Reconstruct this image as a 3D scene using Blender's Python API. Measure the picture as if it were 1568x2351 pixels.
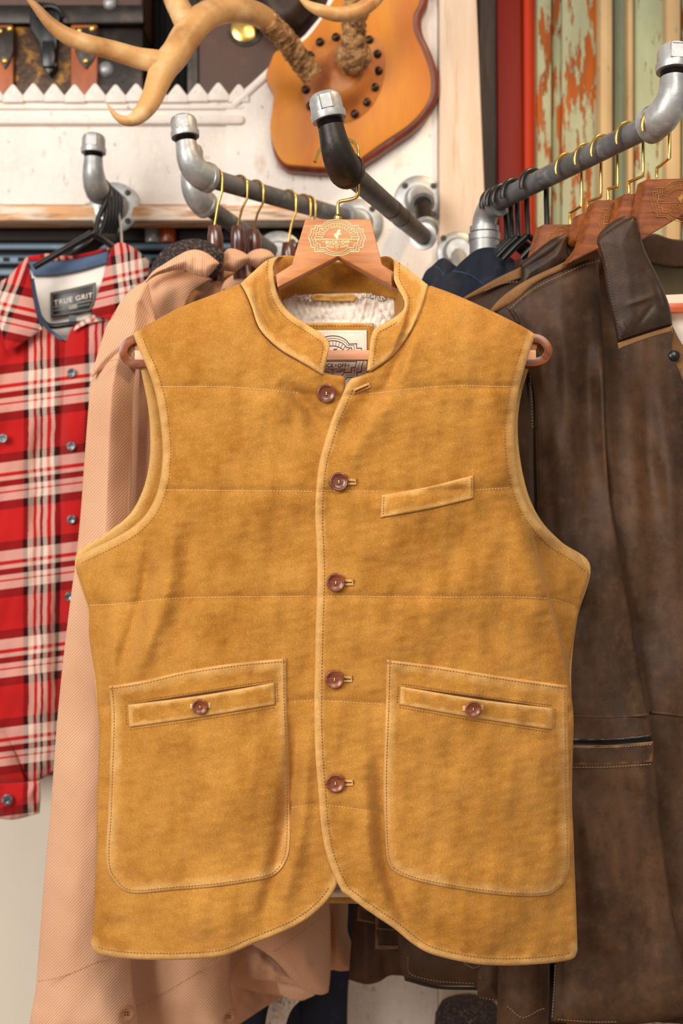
import bpy, bmesh, math, random
import numpy as np
from mathutils import Vector, Matrix, kdtree

for _o in list(bpy.data.objects):
    bpy.data.objects.remove(_o)
SC = bpy.context.scene
COL = SC.collection

# ------------------------------------------------------------------ camera
F = 40.0 / 24.0 * 1568.0
CX, CY, ZC = 784.0, 1175.5, 1.35
cam_d = bpy.data.cameras.new('camera')
cam_d.sensor_fit = 'HORIZONTAL'
cam_d.sensor_width = 24.0
cam_d.lens = 40.0
cam_d.clip_start = 0.05
cam_d.dof.use_dof = True
cam_d.dof.focus_distance = 1.30
cam_d.dof.aperture_fstop = 4.2
cam = bpy.data.objects.new('camera', cam_d)
cam.location = (0, 0, ZC)
cam.rotation_euler = (math.pi / 2, 0, 0)
COL.objects.link(cam)
SC.camera = cam

# ------------------------------------------------------------------ world and lights
w = bpy.data.worlds.new('world')
SC.world = w
w.use_nodes = True
wb = w.node_tree.nodes['Background']
wb.inputs[0].default_value = (1.0, 0.95, 0.9, 1)
wb.inputs[1].default_value = 0.40

def area(name, loc, target, sx, sy, power, col):
    l = bpy.data.lights.new(name, 'AREA')
    l.shape = 'RECTANGLE'; l.size = sx; l.size_y = sy
    l.energy = power; l.color = col
    o = bpy.data.objects.new(name, l)
    o.location = loc
    o.rotation_euler = (Vector(target) - Vector(loc)).to_track_quat('-Z', 'Y').to_euler()
    COL.objects.link(o)
    return o

area('soft_key_light', (-1.75, -0.7, 2.15), (-0.05, 1.4, 1.2), 1.3, 1.5, 78, (1.0, 0.96, 0.91))  # added soft key from the upper left, no known window behind it
area('overhead_fill_light', (0.35, -0.7, 2.75), (0.05, 1.5, 1.4), 1.2, 1.0, 34, (1.0, 0.93, 0.84))  # added overhead fill, brightens the neck of the vest
sp = bpy.data.lights.new('warm_spot', 'SPOT')
sp.energy = 60; sp.color = (1.0, 0.66, 0.32); sp.spot_size = math.radians(70); sp.spot_blend = 0.8
sp.shadow_soft_size = 0.06
spo = bpy.data.objects.new('warm_spot', sp)
spo.location = (0.75, 1.25, 3.0)
spo.rotation_euler = (Vector((0.34, 1.5, 1.66)) - Vector(spo.location)).to_track_quat('-Z', 'Y').to_euler()
COL.objects.link(spo)

vs = SC.view_settings
vs.view_transform = 'Standard'; vs.look = 'None'; vs.gamma = 1.0
vs.use_curve_mapping = False
vs.exposure = 0.0

# ------------------------------------------------------------------ helpers
random.seed(7)

def W(x, y, d):
    return Vector(((x - CX) * d / F, d, ZC - (y - CY) * d / F))

def lin(c):
    return tuple(((v / 255.0) / 12.92) if v / 255.0 <= 0.04045 else (((v / 255.0) + 0.055) / 1.055) ** 2.4 for v in c)

def NZ(x, y, wl, seed, k=7):
    r = np.random.RandomState(seed)
    o = np.zeros_like(np.asarray(x, float))
    for _ in range(k):
        a = r.rand() * 2 * math.pi
        f = 2 * math.pi / (wl * (0.6 + 0.9 * r.rand()))
        o = o + np.sin((np.asarray(x) * math.cos(a) + np.asarray(y) * math.sin(a)) * f + r.rand() * 6.28)
    return o / math.sqrt(k)

def sstep(a):
    a = np.clip(a, 0, 1)
    return a * a * (3 - 2 * a)

def fold(x, y, pts, width, amp):
    """a crease along a polyline: positive amp comes towards the viewer"""
    x = np.asarray(x, float); y = np.asarray(y, float)
    pts = cv(pts, 10)
    lo = pts.min(0) - 3 * width; hi = pts.max(0) + 3 * width
    m = (x > lo[0]) & (x < hi[0]) & (y > lo[1]) & (y < hi[1])
    out = np.zeros(x.shape)
    if not m.any():
        return out
    X = x[m]; Y = y[m]
    best = np.full(X.shape, 1e9); tt = np.zeros(X.shape)
    n = len(pts)
    for i in range(n - 1):
        a, b = pts[i], pts[i + 1]
        ab = b - a
        t = np.clip(((X - a[0]) * ab[0] + (Y - a[1]) * ab[1]) / max(ab @ ab, 1e-9), 0, 1)
        dd = (X - a[0] - t * ab[0]) ** 2 + (Y - a[1] - t * ab[1]) ** 2
        k = dd < best
        best = np.where(k, dd, best); tt = np.where(k, (i + t) / (n - 1), tt)
    out[m] = amp * np.exp(-best / (width * width)) * np.sqrt(np.clip(np.sin(math.pi * np.clip(tt, 0.02, 0.98)), 0, 1))
    return out

def cv(pts, n, closed=False):
    """smooth curve through points, resampled to n points at equal arc length"""
    p = np.array(pts, float)
    if len(p) == 2:
        t = np.linspace(0, 1, n)[:, None]
        return p[0] * (1 - t) + p[1] * t
    q = np.vstack([2 * p[0] - p[1], p, 2 * p[-1] - p[-2]])
    if closed:
        q = np.vstack([p[-1], p, p[0], p[1]])
    out = []
    for i in range(1, len(q) - 2):
        p0, p1, p2, p3 = q[i - 1], q[i], q[i + 1], q[i + 2]
        t0 = 0; t1 = t0 + max(np.linalg.norm(p1 - p0), 1e-6) ** .5
        t2 = t1 + max(np.linalg.norm(p2 - p1), 1e-6) ** .5
        t3 = t2 + max(np.linalg.norm(p3 - p2), 1e-6) ** .5
        t = np.linspace(t1, t2, 14, endpoint=False)[:, None]
        A1 = (t1 - t) / (t1 - t0) * p0 + (t - t0) / (t1 - t0) * p1
        A2 = (t2 - t) / (t2 - t1) * p1 + (t - t1) / (t2 - t1) * p2
        A3 = (t3 - t) / (t3 - t2) * p2 + (t - t2) / (t3 - t2) * p3
        B1 = (t2 - t) / (t2 - t0) * A1 + (t - t0) / (t2 - t0) * A2
        B2 = (t3 - t) / (t3 - t1) * A2 + (t - t1) / (t3 - t1) * A3
        out.append((t2 - t) / (t2 - t1) * B1 + (t - t1) / (t2 - t1) * B2)
    out.append(q[-2][None] if not closed else p[0][None])
    c = np.vstack(out)
    s = np.concatenate([[0], np.cumsum(np.linalg.norm(np.diff(c, axis=0), axis=1))])
    u = np.linspace(0, s[-1], n)
    return np.stack([np.interp(u, s, c[:, k]) for k in range(c.shape[1])], axis=1)

def tag(o, label=None, cat=None, group=None, kind=None):
    if label: o['label'] = label
    if cat: o['category'] = cat
    if group: o['group'] = group
    if kind: o['kind'] = kind
    return o

def thing(name, label, cat, loc, group=None):
    o = bpy.data.objects.new(name, None)
    o.empty_display_size = 0.05
    o.location = loc
    COL.objects.link(o)
    return tag(o, label, cat, group)

def wmat(o):
    m = Matrix.Translation(o.location)
    if o.parent:
        m = wmat(o.parent) @ o.matrix_parent_inverse @ m
    return m

def adopt(o, parent):
    if parent is not None:
        o.parent = parent
        o.matrix_parent_inverse = wmat(parent).inverted()
    return o

def mesh_obj(name, verts, faces, mat, parent=None, smooth=True, sharp=None):
    me = bpy.data.meshes.new(name)
    me.from_pydata([tuple(v) for v in verts], [], [tuple(f) for f in faces])
    me.update()
    if smooth:
        me.polygons.foreach_set('use_smooth', [True] * len(me.polygons))
        if sharp:
            me.set_sharp_from_angle(angle=math.radians(sharp))
    me.materials.append(mat)
    o = bpy.data.objects.new(name, me)
    COL.objects.link(o)
    return adopt(o, parent)

def bm_obj(name, bm, mat, parent=None, smooth=False, sharp=35):
    bmesh.ops.recalc_face_normals(bm, faces=bm.faces)
    me = bpy.data.meshes.new(name)
    bm.to_mesh(me); bm.free()
    if smooth:
        me.polygons.foreach_set('use_smooth', [True] * len(me.polygons))
        me.set_sharp_from_angle(angle=math.radians(sharp))
    me.materials.append(mat)
    o = bpy.data.objects.new(name, me)
    COL.objects.link(o)
    return adopt(o, parent)

def sheet(name, T, R, B, L, D, mat, parent=None, nu=40, nv=40, th=0.004, roll=0.0, rd=None,
          lift=0.0, bulge=0.0, bw=0.03, bb=0.0, wear=0.0, uvrot=0.0, wn=0.0, fine=None, wear_on=None):
    """cloth or leather piece: outline of four curves (top, right, bottom, left) in photo pixels, its distance from D(x, y)"""
    def c4(c, n):
        c = np.array(c, float)
        return cv(c, n)
    t = c4(T, nu); b = c4(B, nu); l = c4(L, nv); r = c4(R, nv)
    u = np.linspace(0, 1, nu)[None, :, None]; v = np.linspace(0, 1, nv)[:, None, None]
    P = (1 - v) * t[None] + v * b[None] + (1 - u) * l[:, None] + u * r[:, None] - (
        (1 - u) * (1 - v) * t[0] + u * (1 - v) * t[-1] + (1 - u) * v * b[0] + u * v * b[-1])
    x = P[..., 0]; y = P[..., 1]
    d = D(x, y) if callable(D) else np.full(x.shape, float(D))
    bd = np.vstack([t, b, l, r])
    kd = kdtree.KDTree(len(bd))
    for i, q in enumerate(bd):
        kd.insert((q[0], q[1], 0), i)
    kd.balance()
    e = np.array([kd.find((q[0], q[1], 0))[2] for q in P.reshape(-1, 2)]).reshape(x.shape)
    # boundary vertices themselves
    e[0, :] = 0; e[-1, :] = 0; e[:, 0] = 0; e[:, -1] = 0
    em = e * float(np.mean(d)) / F
    d = d - lift
    if fine is not None:
        d = d + fine(x, y) * np.clip(em / 0.004, 0, 1)
    ro = np.zeros_like(d)
    if roll > 0:
        k = np.clip(1 - em / roll, 0, 1)
        ro = (rd if rd is not None else roll) * (1 - np.sqrt(np.clip(1 - k * k, 0, 1)))
    pil = (1 - (1 - np.clip(em / bw, 0, 1)) ** 2)
    if bulge:
        d = d - bulge * pil
    df = d + ro
    db = d + th + (bb + bulge) * pil if (bb or bulge) else d + th
    db = np.maximum(db, df + 0.0004)
    # numpy version of W
    def w3(dd):
        return np.stack([(x - CX) * dd / F, dd, ZC - (y - CY) * dd / F], -1).reshape(-1, 3)
    V = np.vstack([w3(df), w3(db)])
    N = nu * nv
    idx = np.arange(N).reshape(nv, nu)
    q = np.stack([idx[:-1, :-1], idx[1:, :-1], idx[1:, 1:], idx[:-1, 1:]], -1).reshape(-1, 4)
    faces = [q, q[:, ::-1] + N]
    ring = np.concatenate([idx[0, :], idx[1:, -1], idx[-1, -2::-1], idx[-2:0:-1, 0]])
    r2 = np.roll(ring, -1)
    faces.append(np.stack([ring, r2, r2 + N, ring + N], -1))
    Fc = np.vstack(faces)
    me = bpy.data.meshes.new(name)
    me.vertices.add(len(V)); me.vertices.foreach_set('co', V.ravel())
    me.loops.add(Fc.size); me.loops.foreach_set('vertex_index', Fc.ravel())
    me.polygons.add(len(Fc))
    me.polygons.foreach_set('loop_start', np.arange(0, Fc.size, 4))
    me.polygons.foreach_set('loop_total', np.full(len(Fc), 4))
    me.polygons.foreach_set('use_smooth', [True] * len(Fc))
    me.update(calc_edges=True)
    ca, sa = math.cos(uvrot), math.sin(uvrot)
    ux = (x * ca - y * sa) / 100.0; uy = (x * sa + y * ca) / 100.0
    UV = np.stack([np.concatenate([ux.ravel()] * 2), np.concatenate([uy.ravel()] * 2)], -1)
    uvl = me.uv_layers.new(name='UVMap')
    uvl.data.foreach_set('uv', UV[Fc.ravel()].ravel())
    if wear:
        ew = e
        if wear_on is not None:
            wp = np.vstack([cv(c, 160) for c in wear_on])
            k2 = kdtree.KDTree(len(wp))
            for i, q_ in enumerate(wp): k2.insert((q_[0], q_[1], 0), i)
            k2.balance()
            ew = np.array([k2.find((q_[0], q_[1], 0))[2] for q_ in P.reshape(-1, 2)]).reshape(x.shape)
        wr = np.clip(1.25 - (ew + 2.5 * NZ(x, y, 45, 3)) / wear, 0, 1) ** 0.8
        if wn: wr = wr * (1 - wn + wn * np.clip(0.5 + 0.6 * NZ(x, y, 120, 9), 0, 1))
        at = me.attributes.new('wear', 'FLOAT', 'POINT')
        at.data.foreach_set('value', np.concatenate([wr.ravel()] * 2))
    me.materials.append(mat)
    o = bpy.data.objects.new(name, me)
    COL.objects.link(o)
    return adopt(o, parent)

def tube(name, pts, rad, mat, parent=None, seg=12, n=None, smooth=True, flat=1.0, caps=True):
    """swept round section through world points; rad is one number or one per point"""
    P = np.array([tuple(p) for p in pts], float)
    rr = np.full(len(P), rad) if np.isscalar(rad) else np.array(rad, float)
    if n:
        A = cv(np.hstack([P, rr[:, None]]), n)
        P, rr = A[:, :3], A[:, 3]
    V = []; fc = []
    tg = np.gradient(P, axis=0); tg /= np.maximum(np.linalg.norm(tg, axis=1), 1e-9)[:, None]
    a = np.array([0, 0, 1.0]) if abs(tg[0][2]) < 0.9 else np.array([1.0, 0, 0])
    nrm = np.cross(tg[0], a); nrm /= np.linalg.norm(nrm)
    for i in range(len(P)):
        nrm = nrm - tg[i] * (nrm @ tg[i]); nrm /= np.linalg.norm(nrm)
        bn = np.cross(tg[i], nrm)
        for k in range(seg):
            th = 2 * math.pi * k / seg
            V.append(P[i] + rr[i] * (nrm * math.cos(th) + bn * math.sin(th) * flat))
    m = len(P)
    for i in range(m - 1):
        for k in range(seg):
            k2 = (k + 1) % seg
            fc.append((i * seg + k, i * seg + k2, (i + 1) * seg + k2, (i + 1) * seg + k))
    if caps:
        fc.append(tuple(range(seg - 1, -1, -1)))
        fc.append(tuple((m - 1) * seg + k for k in range(seg)))
    return mesh_obj(name, V, fc, mat, parent, smooth, 50)

def bar(name, pts, wz, wy, mat, parent=None, bev=0.003):
    """rectangular bar along world points (in the X-Z plane mostly): wz across, wy in depth"""
    bm = bmesh.new()
    P = [Vector(p) for p in pts]
    rings = []
    for i, p in enumerate(P):
        t = (P[min(i + 1, len(P) - 1)] - P[max(i - 1, 0)]).normalized()
        up = Vector((0, 1, 0)).cross(t).normalized()
        if i == 0 and up.z < 0: flip = -1.0
        elif i == 0: flip = 1.0
        up = up * flip
        ww = wz[i] if isinstance(wz, (list, tuple)) else wz
        rings.append([bm.verts.new(p + up * (ww / 2 * sz) + Vector((0, wy / 2 * sy, 0))) for sz, sy in ((-1, -1), (-1, 1), (1, 1), (1, -1))])
    for i in range(len(rings) - 1):
        for k in range(4):
            bm.faces.new((rings[i][k], rings[i][(k + 1) % 4], rings[i + 1][(k + 1) % 4], rings[i + 1][k]))
    bm.faces.new(rings[0]); bm.faces.new(rings[-1])
    bmesh.ops.recalc_face_normals(bm, faces=bm.faces)
    if bev:
        es = [ed for ed in bm.edges if len(ed.link_faces) == 2 and ed.calc_face_angle(0) > 0.6]
        bmesh.ops.bevel(bm, geom=es, offset=bev, segments=2, affect='EDGES', profile=0.6)
    return bm_obj(name, bm, mat, parent, True, 40)

def prism(name, poly, d0, d1, mat, parent=None, bev=0.0, seg=2, smooth=True):
    """polygon given in photo pixels at distance d0, extruded straight back to d1"""
    bm = bmesh.new()
    f = [bm.verts.new(W(p[0], p[1], d0)) for p in poly]
    b = [bm.verts.new(v.co + Vector((0, d1 - d0, 0))) for v in f]
    n = len(f)
    ff = bm.faces.new(f); bm.faces.new(b[::-1])
    for i in range(n):
        bm.faces.new((f[i], b[i], b[(i + 1) % n], f[(i + 1) % n]))
    bmesh.ops.recalc_face_normals(bm, faces=bm.faces)
    if bev:
        es = list(ff.edges)
        bmesh.ops.bevel(bm, geom=es, offset=bev, segments=seg, affect='EDGES', profile=0.5)
    return bm_obj(name, bm, mat, parent, smooth, 30)

def box(name, lo, hi, mat, parent=None, bev=0.0, seg=2):
    bm = bmesh.new()
    bmesh.ops.create_cube(bm, size=1)
    lo = Vector(lo); hi = Vector(hi)
    for v in bm.verts:
        v.co = Vector([(lo[k] + hi[k]) / 2 + v.co[k] * (hi[k] - lo[k]) for k in range(3)])
    if bev:
        bmesh.ops.bevel(bm, geom=list(bm.edges), offset=bev, segments=seg, affect='EDGES', profile=0.5)
    return bm_obj(name, bm, mat, parent, bool(bev), 40)

def pbox(name, x0, y0, x1, y1, d, dep, mat, parent=None, bev=0.0):
    a = W(x0, y1, d); b = W(x1, y0, d)
    return box(name, (a.x, d, a.z), (b.x, d + dep, b.z), mat, parent, bev)

def lathe(name, prof, mat, parent=None, at=(0, 0, 0), axis=(0, -1, 0), seg=28, sharp=40):
    """profile of (radius, height) turned about axis at a point"""
    q = Vector((0, 0, 1)).rotation_difference(Vector(axis).normalized()).to_matrix()
    V = []; fc = []
    for r, h in prof:
        for k in range(seg):
            t = 2 * math.pi * k / seg
            V.append(Vector(at) + q @ Vector((r * math.cos(t), r * math.sin(t), h)))
    for i in range(len(prof) - 1):
        for k in range(seg):
            k2 = (k + 1) % seg
            fc.append((i * seg + k, i * seg + k2, (i + 1) * seg + k2, (i + 1) * seg + k))
    fc.append(tuple(range(seg - 1, -1, -1)))
    fc.append(tuple((len(prof) - 1) * seg + k for k in range(seg)))
    return mesh_obj(name, V, fc, mat, parent, True, sharp)

def dashes(name, curves, D, mat, parent, step=9.0, ln=6.0, wd=2.2, lift=0.0008, th=0.0007):
    """sewing stitches: one small dash after another along lines given in photo pixels"""
    A = []; NVs = []
    for c in curves:
        c = np.array(c, float)
        s = np.concatenate([[0], np.cumsum(np.linalg.norm(np.diff(c, axis=0), axis=1))])
        n = max(int(s[-1] / step), 1)
        m = (np.arange(n) + .5) * step
        E = np.stack([np.stack([np.interp(m + o, s, c[:, 0]), np.interp(m + o, s, c[:, 1])], -1) for o in (-ln / 2, 0, ln / 2)], 1)
        tv = E[:, 2] - E[:, 0]
        L = np.linalg.norm(tv, axis=1)
        E = E[L > 1e-6]; tv = tv[L > 1e-6]; L = L[L > 1e-6]
        A.append(E); NVs.append(np.stack([-tv[:, 1], tv[:, 0]], -1) / L[:, None] * wd / 2)
    A = np.vstack(A); NVs = np.vstack(NVs)
    DD = D(A[..., 0], A[..., 1]) if callable(D) else np.full(A.shape[:2], float(D))
    V = []; fc = []
    for E, nv, de in zip(A, NVs, DD):
        k = len(V)
        for j in range(3):
            p = E[j]; dd = float(de[j]) - (lift if j == 1 else lift * 0.3)
            for sgn in (-1, 1):
                V.append(W(p[0] + nv[0] * sgn, p[1] + nv[1] * sgn, dd))
                V.append(W(p[0] + nv[0] * sgn, p[1] + nv[1] * sgn, dd + th))
        for j in range(2):
            a = k + j * 4; b = a + 4
            fc += [(a, a + 2, b + 2, b), (a, b, b + 1, a + 1), (a + 2, a + 3, b + 3, b + 2), (a + 1, b + 1, b + 3, a + 3)]
        fc += [(k, k + 1, k + 3, k + 2), (k + 8, k + 10, k + 11, k + 9)]
    o = mesh_obj(name, V, fc, mat, parent, False)
    o['kind'] = 'stuff'
    return o

def inset(c, off):
    """a line moved sideways (to its right, in photo pixels, y down) by off"""
    c = np.array(c, float)
    t = np.gradient(c, axis=0); t /= np.maximum(np.linalg.norm(t, axis=1), 1e-9)[:, None]
    return c + np.stack([-t[:, 1], t[:, 0]], -1) * off

def ribbons(name, lines, place, mat, parent, wd):
    """flat inlaid lines: polylines in local 2D, each (points, width factor)"""
    V = []; fc = []
    for pts, k in lines:
        p = np.array(pts, float)
        for i in range(len(p) - 1):
            a, b = p[i], p[i + 1]
            t = b - a; L = np.linalg.norm(t)
            if L < 1e-6: continue
            t /= L
            nn = np.array([-t[1], t[0]]) * wd * k / 2
            a = a - t * wd * k * 0.3; b = b + t * wd * k * 0.3
            j = len(V)
            V += [place(*(a - nn)), place(*(b - nn)), place(*(b + nn)), place(*(a + nn))]
            fc.append((j, j + 1, j + 2, j + 3))
    return mesh_obj(name, V, fc, mat, parent, False)

def text_obj(name, s, place, size, mat, parent, bold=0.0, arc=0.0):
    """flat lettering; local coordinates centred on the word, y up"""
    cu = bpy.data.curves.new('txt', 'FONT')
    cu.body = s; cu.size = 1.0; cu.align_x = 'CENTER'; cu.offset = bold; cu.resolution_u = 3
    cu.space_character = 1.12
    to = bpy.data.objects.new('txt', cu)
    COL.objects.link(to)
    dg = bpy.context.evaluated_depsgraph_get()
    me = bpy.data.meshes.new_from_object(to.evaluated_get(dg))
    bpy.data.objects.remove(to)
    for v in me.vertices:
        x, y = v.co.x * size, v.co.y * size
        y += arc * x * x
        v.co = place(x, y)
    me.name = name
    me.materials.clear(); me.materials.append(mat)
    o = bpy.data.objects.new(name, me)
    COL.objects.link(o)
    return adopt(o, parent)

# ------------------------------------------------------------------ materials
class NT:
    def __init__(s, name):
        s.m = bpy.data.materials.new(name); s.m.use_nodes = True
        s.t = s.m.node_tree; s.n = s.t.nodes; s.b = s.n['Principled BSDF']
        s.tc = s.n.new('ShaderNodeTexCoord')
    def node(s, k, **kw):
        n = s.n.new(k)
        for a, b in kw.items(): setattr(n, a, b)
        return n
    def link(s, a, b): s.t.links.new(a, b)
    def coord(s, stretch=(1, 1, 1), uv=False, rot=(0, 0, 0)):
        mp = s.node('ShaderNodeMapping')
        mp.inputs['Scale'].default_value = stretch
        mp.inputs['Rotation'].default_value = rot
        s.link(s.tc.outputs['UV' if uv else 'Object'], mp.inputs[0])
        return mp.outputs[0]
    def noise(s, scale, stretch=(1, 1, 1), detail=4, rough=0.55, dist=0.0, uv=False):
        n = s.node('ShaderNodeTexNoise')
        n.inputs['Scale'].default_value = scale; n.inputs['Detail'].default_value = detail
        n.inputs['Roughness'].default_value = rough; n.inputs['Distortion'].default_value = dist
        s.link(s.coord(stretch, uv), n.inputs['Vector'])
        return n.outputs[0]
    def rng(s, v, lo, hi, a=0.0, b=1.0):
        r = s.node('ShaderNodeMapRange')
        r.inputs[1].default_value = lo; r.inputs[2].default_value = hi
        r.inputs[3].default_value = a; r.inputs[4].default_value = b
        s.link(v, r.inputs[0])
        return r.outputs[0]
    def mix(s, fac, a, b, mode='MIX'):
        m = s.node('ShaderNodeMix', data_type='RGBA', blend_type=mode)
        for sock, v in ((m.inputs[0], fac), (m.inputs[6], a), (m.inputs[7], b)):
            if isinstance(v, (int, float)): sock.default_value = v
            elif isinstance(v, tuple): sock.default_value = (*v, 1)[:4]
            else: s.link(v, sock)
        return m.outputs[2]
    def math(s, op, a, b=0.0, c=0.0):
        m = s.node('ShaderNodeMath', operation=op)
        for i, v in enumerate((a, b, c)):
            if isinstance(v, (int, float)): m.inputs[i].default_value = v
            else: s.link(v, m.inputs[i])
        return m.outputs[0]
    def bump(s, h, strength=0.3, dist=0.001, prev=None):
        b = s.node('ShaderNodeBump')
        b.inputs['Strength'].default_value = strength; b.inputs['Distance'].default_value = dist
        s.link(h, b.inputs['Height'])
        if prev is not None: s.link(prev, b.inputs['Normal'])
        return b.outputs[0]
    def done(s, col=None, rough=0.5, metal=0.0, nrm=None, **kw):
        b = s.b
        if col is not None:
            if isinstance(col, tuple): b.inputs['Base Color'].default_value = (*col, 1)
            else: s.link(col, b.inputs['Base Color'])
        if isinstance(rough, (int, float)): b.inputs['Roughness'].default_value = rough
        else: s.link(rough, b.inputs['Roughness'])
        b.inputs['Metallic'].default_value = metal
        if nrm is not None: s.link(nrm, b.inputs['Normal'])
        for k, v in kw.items():
            b.inputs[k.replace('_', ' ')].default_value = v
        return s.m

def layered(name, base, layers, rough=0.6, metal=0.0, bumps=(), **kw):
    """layers: (colour, scale, stretch, lo, hi, strength[, detail])"""
    t = NT(name)
    c = lin(base)
    for L in layers:
        n = t.noise(L[1], L[2], L[6] if len(L) > 6 else 4)
        f = t.math('MULTIPLY', t.rng(n, L[3], L[4]), L[5])
        c = t.mix(f, c, lin(L[0]))
    nr = None
    for (sc, st, strength, dist) in bumps:
        nr = t.bump(t.noise(sc, st, 5, 0.6), strength, dist, nr)
    return t.done(c, rough, metal, nr, **kw)

def make_suede(name, dark, midc, light, worn):
    t = NT(name)
    n1 = t.noise(8, (1.3, 1, .7), detail=5, rough=0.6, dist=0.2)
    n2 = t.noise(38, detail=4, rough=0.6)
    n3 = t.noise(520, detail=3, rough=0.7)
    c = t.mix(t.rng(n1, 0.3, 0.7), lin(dark), lin(light))
    c = t.mix(0.5, c, lin(midc))
    c = t.mix(t.math('MULTIPLY', t.rng(n2, 0.36, 0.72), 0.36), c, lin(light))
    c = t.mix(t.math('MULTIPLY', t.rng(n2, 0.5, 0.28), 0.2), c, lin(dark))
    at = t.node('ShaderNodeAttribute', attribute_name='wear')
    c = t.mix(t.math('MULTIPLY', at.outputs['Fac'], 0.8), c, lin(worn))
    c = t.mix(t.rng(n3, 0.3, 0.62, 0.34, 0.0), c, lin(dark))
    c = t.mix(t.rng(n3, 0.55, 0.8, 0.0, 0.3), c, lin(worn))
    nr = t.bump(n3, 0.55, 0.0009)
    nr = t.bump(t.noise(110, detail=4), 0.3, 0.002, nr)
    return t.done(c, 0.95, 0, nr, Sheen_Weight=0.08, Sheen_Roughness=0.5, Specular_IOR_Level=0.1)

def make_twill(name, base, hi, period_px=5.4, grooves=0.5):
    t = NT(name)
    sx = t.node('ShaderNodeSeparateXYZ'); t.link(t.tc.outputs['UV'], sx.inputs[0])
    nz = t.noise(1.5, uv=True)
    ph = t.math('ADD', t.math('ADD', sx.outputs[0], sx.outputs[1]), t.math('MULTIPLY', nz, 0.05))
    wv = t.math('SINE', t.math('MULTIPLY', ph, 2 * math.pi * 100 / (period_px * 1.414)))
    w01 = t.rng(wv, -1, 1)
    c = t.mix(t.rng(t.noise(6), 0.3, 0.7), lin(base), lin(hi))
    c = t.mix(t.math('MULTIPLY', t.math('SUBTRACT', 1.0, w01), grooves), c, tuple(v * 0.5 for v in lin(base)))
    nr = t.bump(w01, 0.35, 0.0008)
    nr = t.bump(t.noise(300), 0.25, 0.0006, nr)
    return t.done(c, 0.9, 0, nr, Sheen_Weight=0.15, Specular_IOR_Level=0.15)

def make_plaid():
    t = NT('flannel_plaid')
    sx = t.node('ShaderNodeSeparateXYZ'); t.link(t.tc.outputs['UV'], sx.inputs[0])
    red, wht, blk = lin((176, 28, 28)), lin((220, 198, 182)), lin((15, 6, 8))
    seq = [(0.0, red), (54, blk), (65, wht), (77, red), (84, wht), (92, blk), (98, wht), (108, red), (117, wht), (125, blk), (137, red)]
    def ramp(sock, period, off, seq, total):
        v = t.math('FRACT', t.math('ADD', t.math('MULTIPLY', sock, 100.0 / period), off))
        r = t.node('ShaderNodeValToRGB')
        cr = r.color_ramp; cr.interpolation = 'CONSTANT'
        cr.elements[0].position = 0; cr.elements[0].color = (*seq[0][1], 1)
        cr.elements[1].position = seq[1][0] / total; cr.elements[1].color = (*seq[1][1], 1)
        for p, c in seq[2:]:
            e = cr.elements.new(p / total); e.color = (*c, 1)
        t.link(v, r.inputs[0])
        return r.outputs[0]
    nz = t.noise(1.1, uv=True)
    ux = t.math('ADD', sx.outputs[0], t.math('MULTIPLY', t.math('SUBTRACT', nz, 0.5), 0.12))
    uy = t.math('ADD', sx.outputs[1], t.math('MULTIPLY', sx.outputs[0], 0.13))
    A = ramp(ux, 140.0, 0.0, seq, 140.0)
    seq2 = [(0.0, blk), (20, wht), (44, red), (53, wht), (62, blk), (76, wht), (87, red), (91, wht), (108, blk), (128, red)]
    B = ramp(uy, 203.0, -0.135, seq2, 203.0)
    wv = t.math('SINE', t.math('MULTIPLY', t.math('SUBTRACT', sx.outputs[0], sx.outputs[1]), 2 * math.pi * 100 / 6.5))
    c = t.mix(t.rng(wv, -0.6, 0.6, 0.3, 0.7), A, B)
    c = t.mix(0.06, c, red)
    nr = t.bump(t.noise(420), 0.4, 0.001)
    return t.done(c, 0.95, 0, nr, Sheen_Weight=0.15, Specular_IOR_Level=0.1)

def make_leather(name, dark, midc, light, rough=0.55, spec=0.35):
    t = NT(name)
    n1 = t.noise(9, (1, 1, 0.5), 5, 0.65, 0.4)
    n2 = t.noise(60, detail=5, rough=0.7)
    c = t.mix(t.rng(n1, 0.35, 0.68), lin(dark), lin(light))
    c = t.mix(0.4, c, lin(midc))
    c = t.mix(t.math('MULTIPLY', t.rng(n2, 0.52, 0.72), 0.4), c, lin(light))
    c = t.mix(t.math('MULTIPLY', t.rng(n2, 0.48, 0.3), 0.45), c, lin(dark))
    sp_ = t.noise(900, detail=2)
    at = t.node('ShaderNodeAttribute', attribute_name='wear')
    c = t.mix(t.math('MULTIPLY', at.outputs['Fac'], 0.7), c, lin((150, 112, 74)))
    nr = t.bump(sp_, 0.5, 0.0006)
    nr = t.bump(n2, 0.2, 0.002, nr)
    return t.done(c, rough, 0, nr, Specular_IOR_Level=spec)

def make_wood(name, dark, light, along=(6, 90, 90), rough=0.4, coat=0.3):
    t = NT(name)
    n1 = t.noise(1.0, along, 5, 0.6, 0.6)
    n2 = t.noise(3.0, along, 4, 0.6)
    c = t.mix(t.rng(n1, 0.3, 0.7), lin(dark), lin(light))
    c = t.mix(t.math('MULTIPLY', t.rng(n2, 0.55, 0.75), 0.5), c, lin(dark))
    return t.done(c, rough, 0, t.bump(n2, 0.12, 0.0006), Coat_Weight=coat, Coat_Roughness=0.25)

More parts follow.
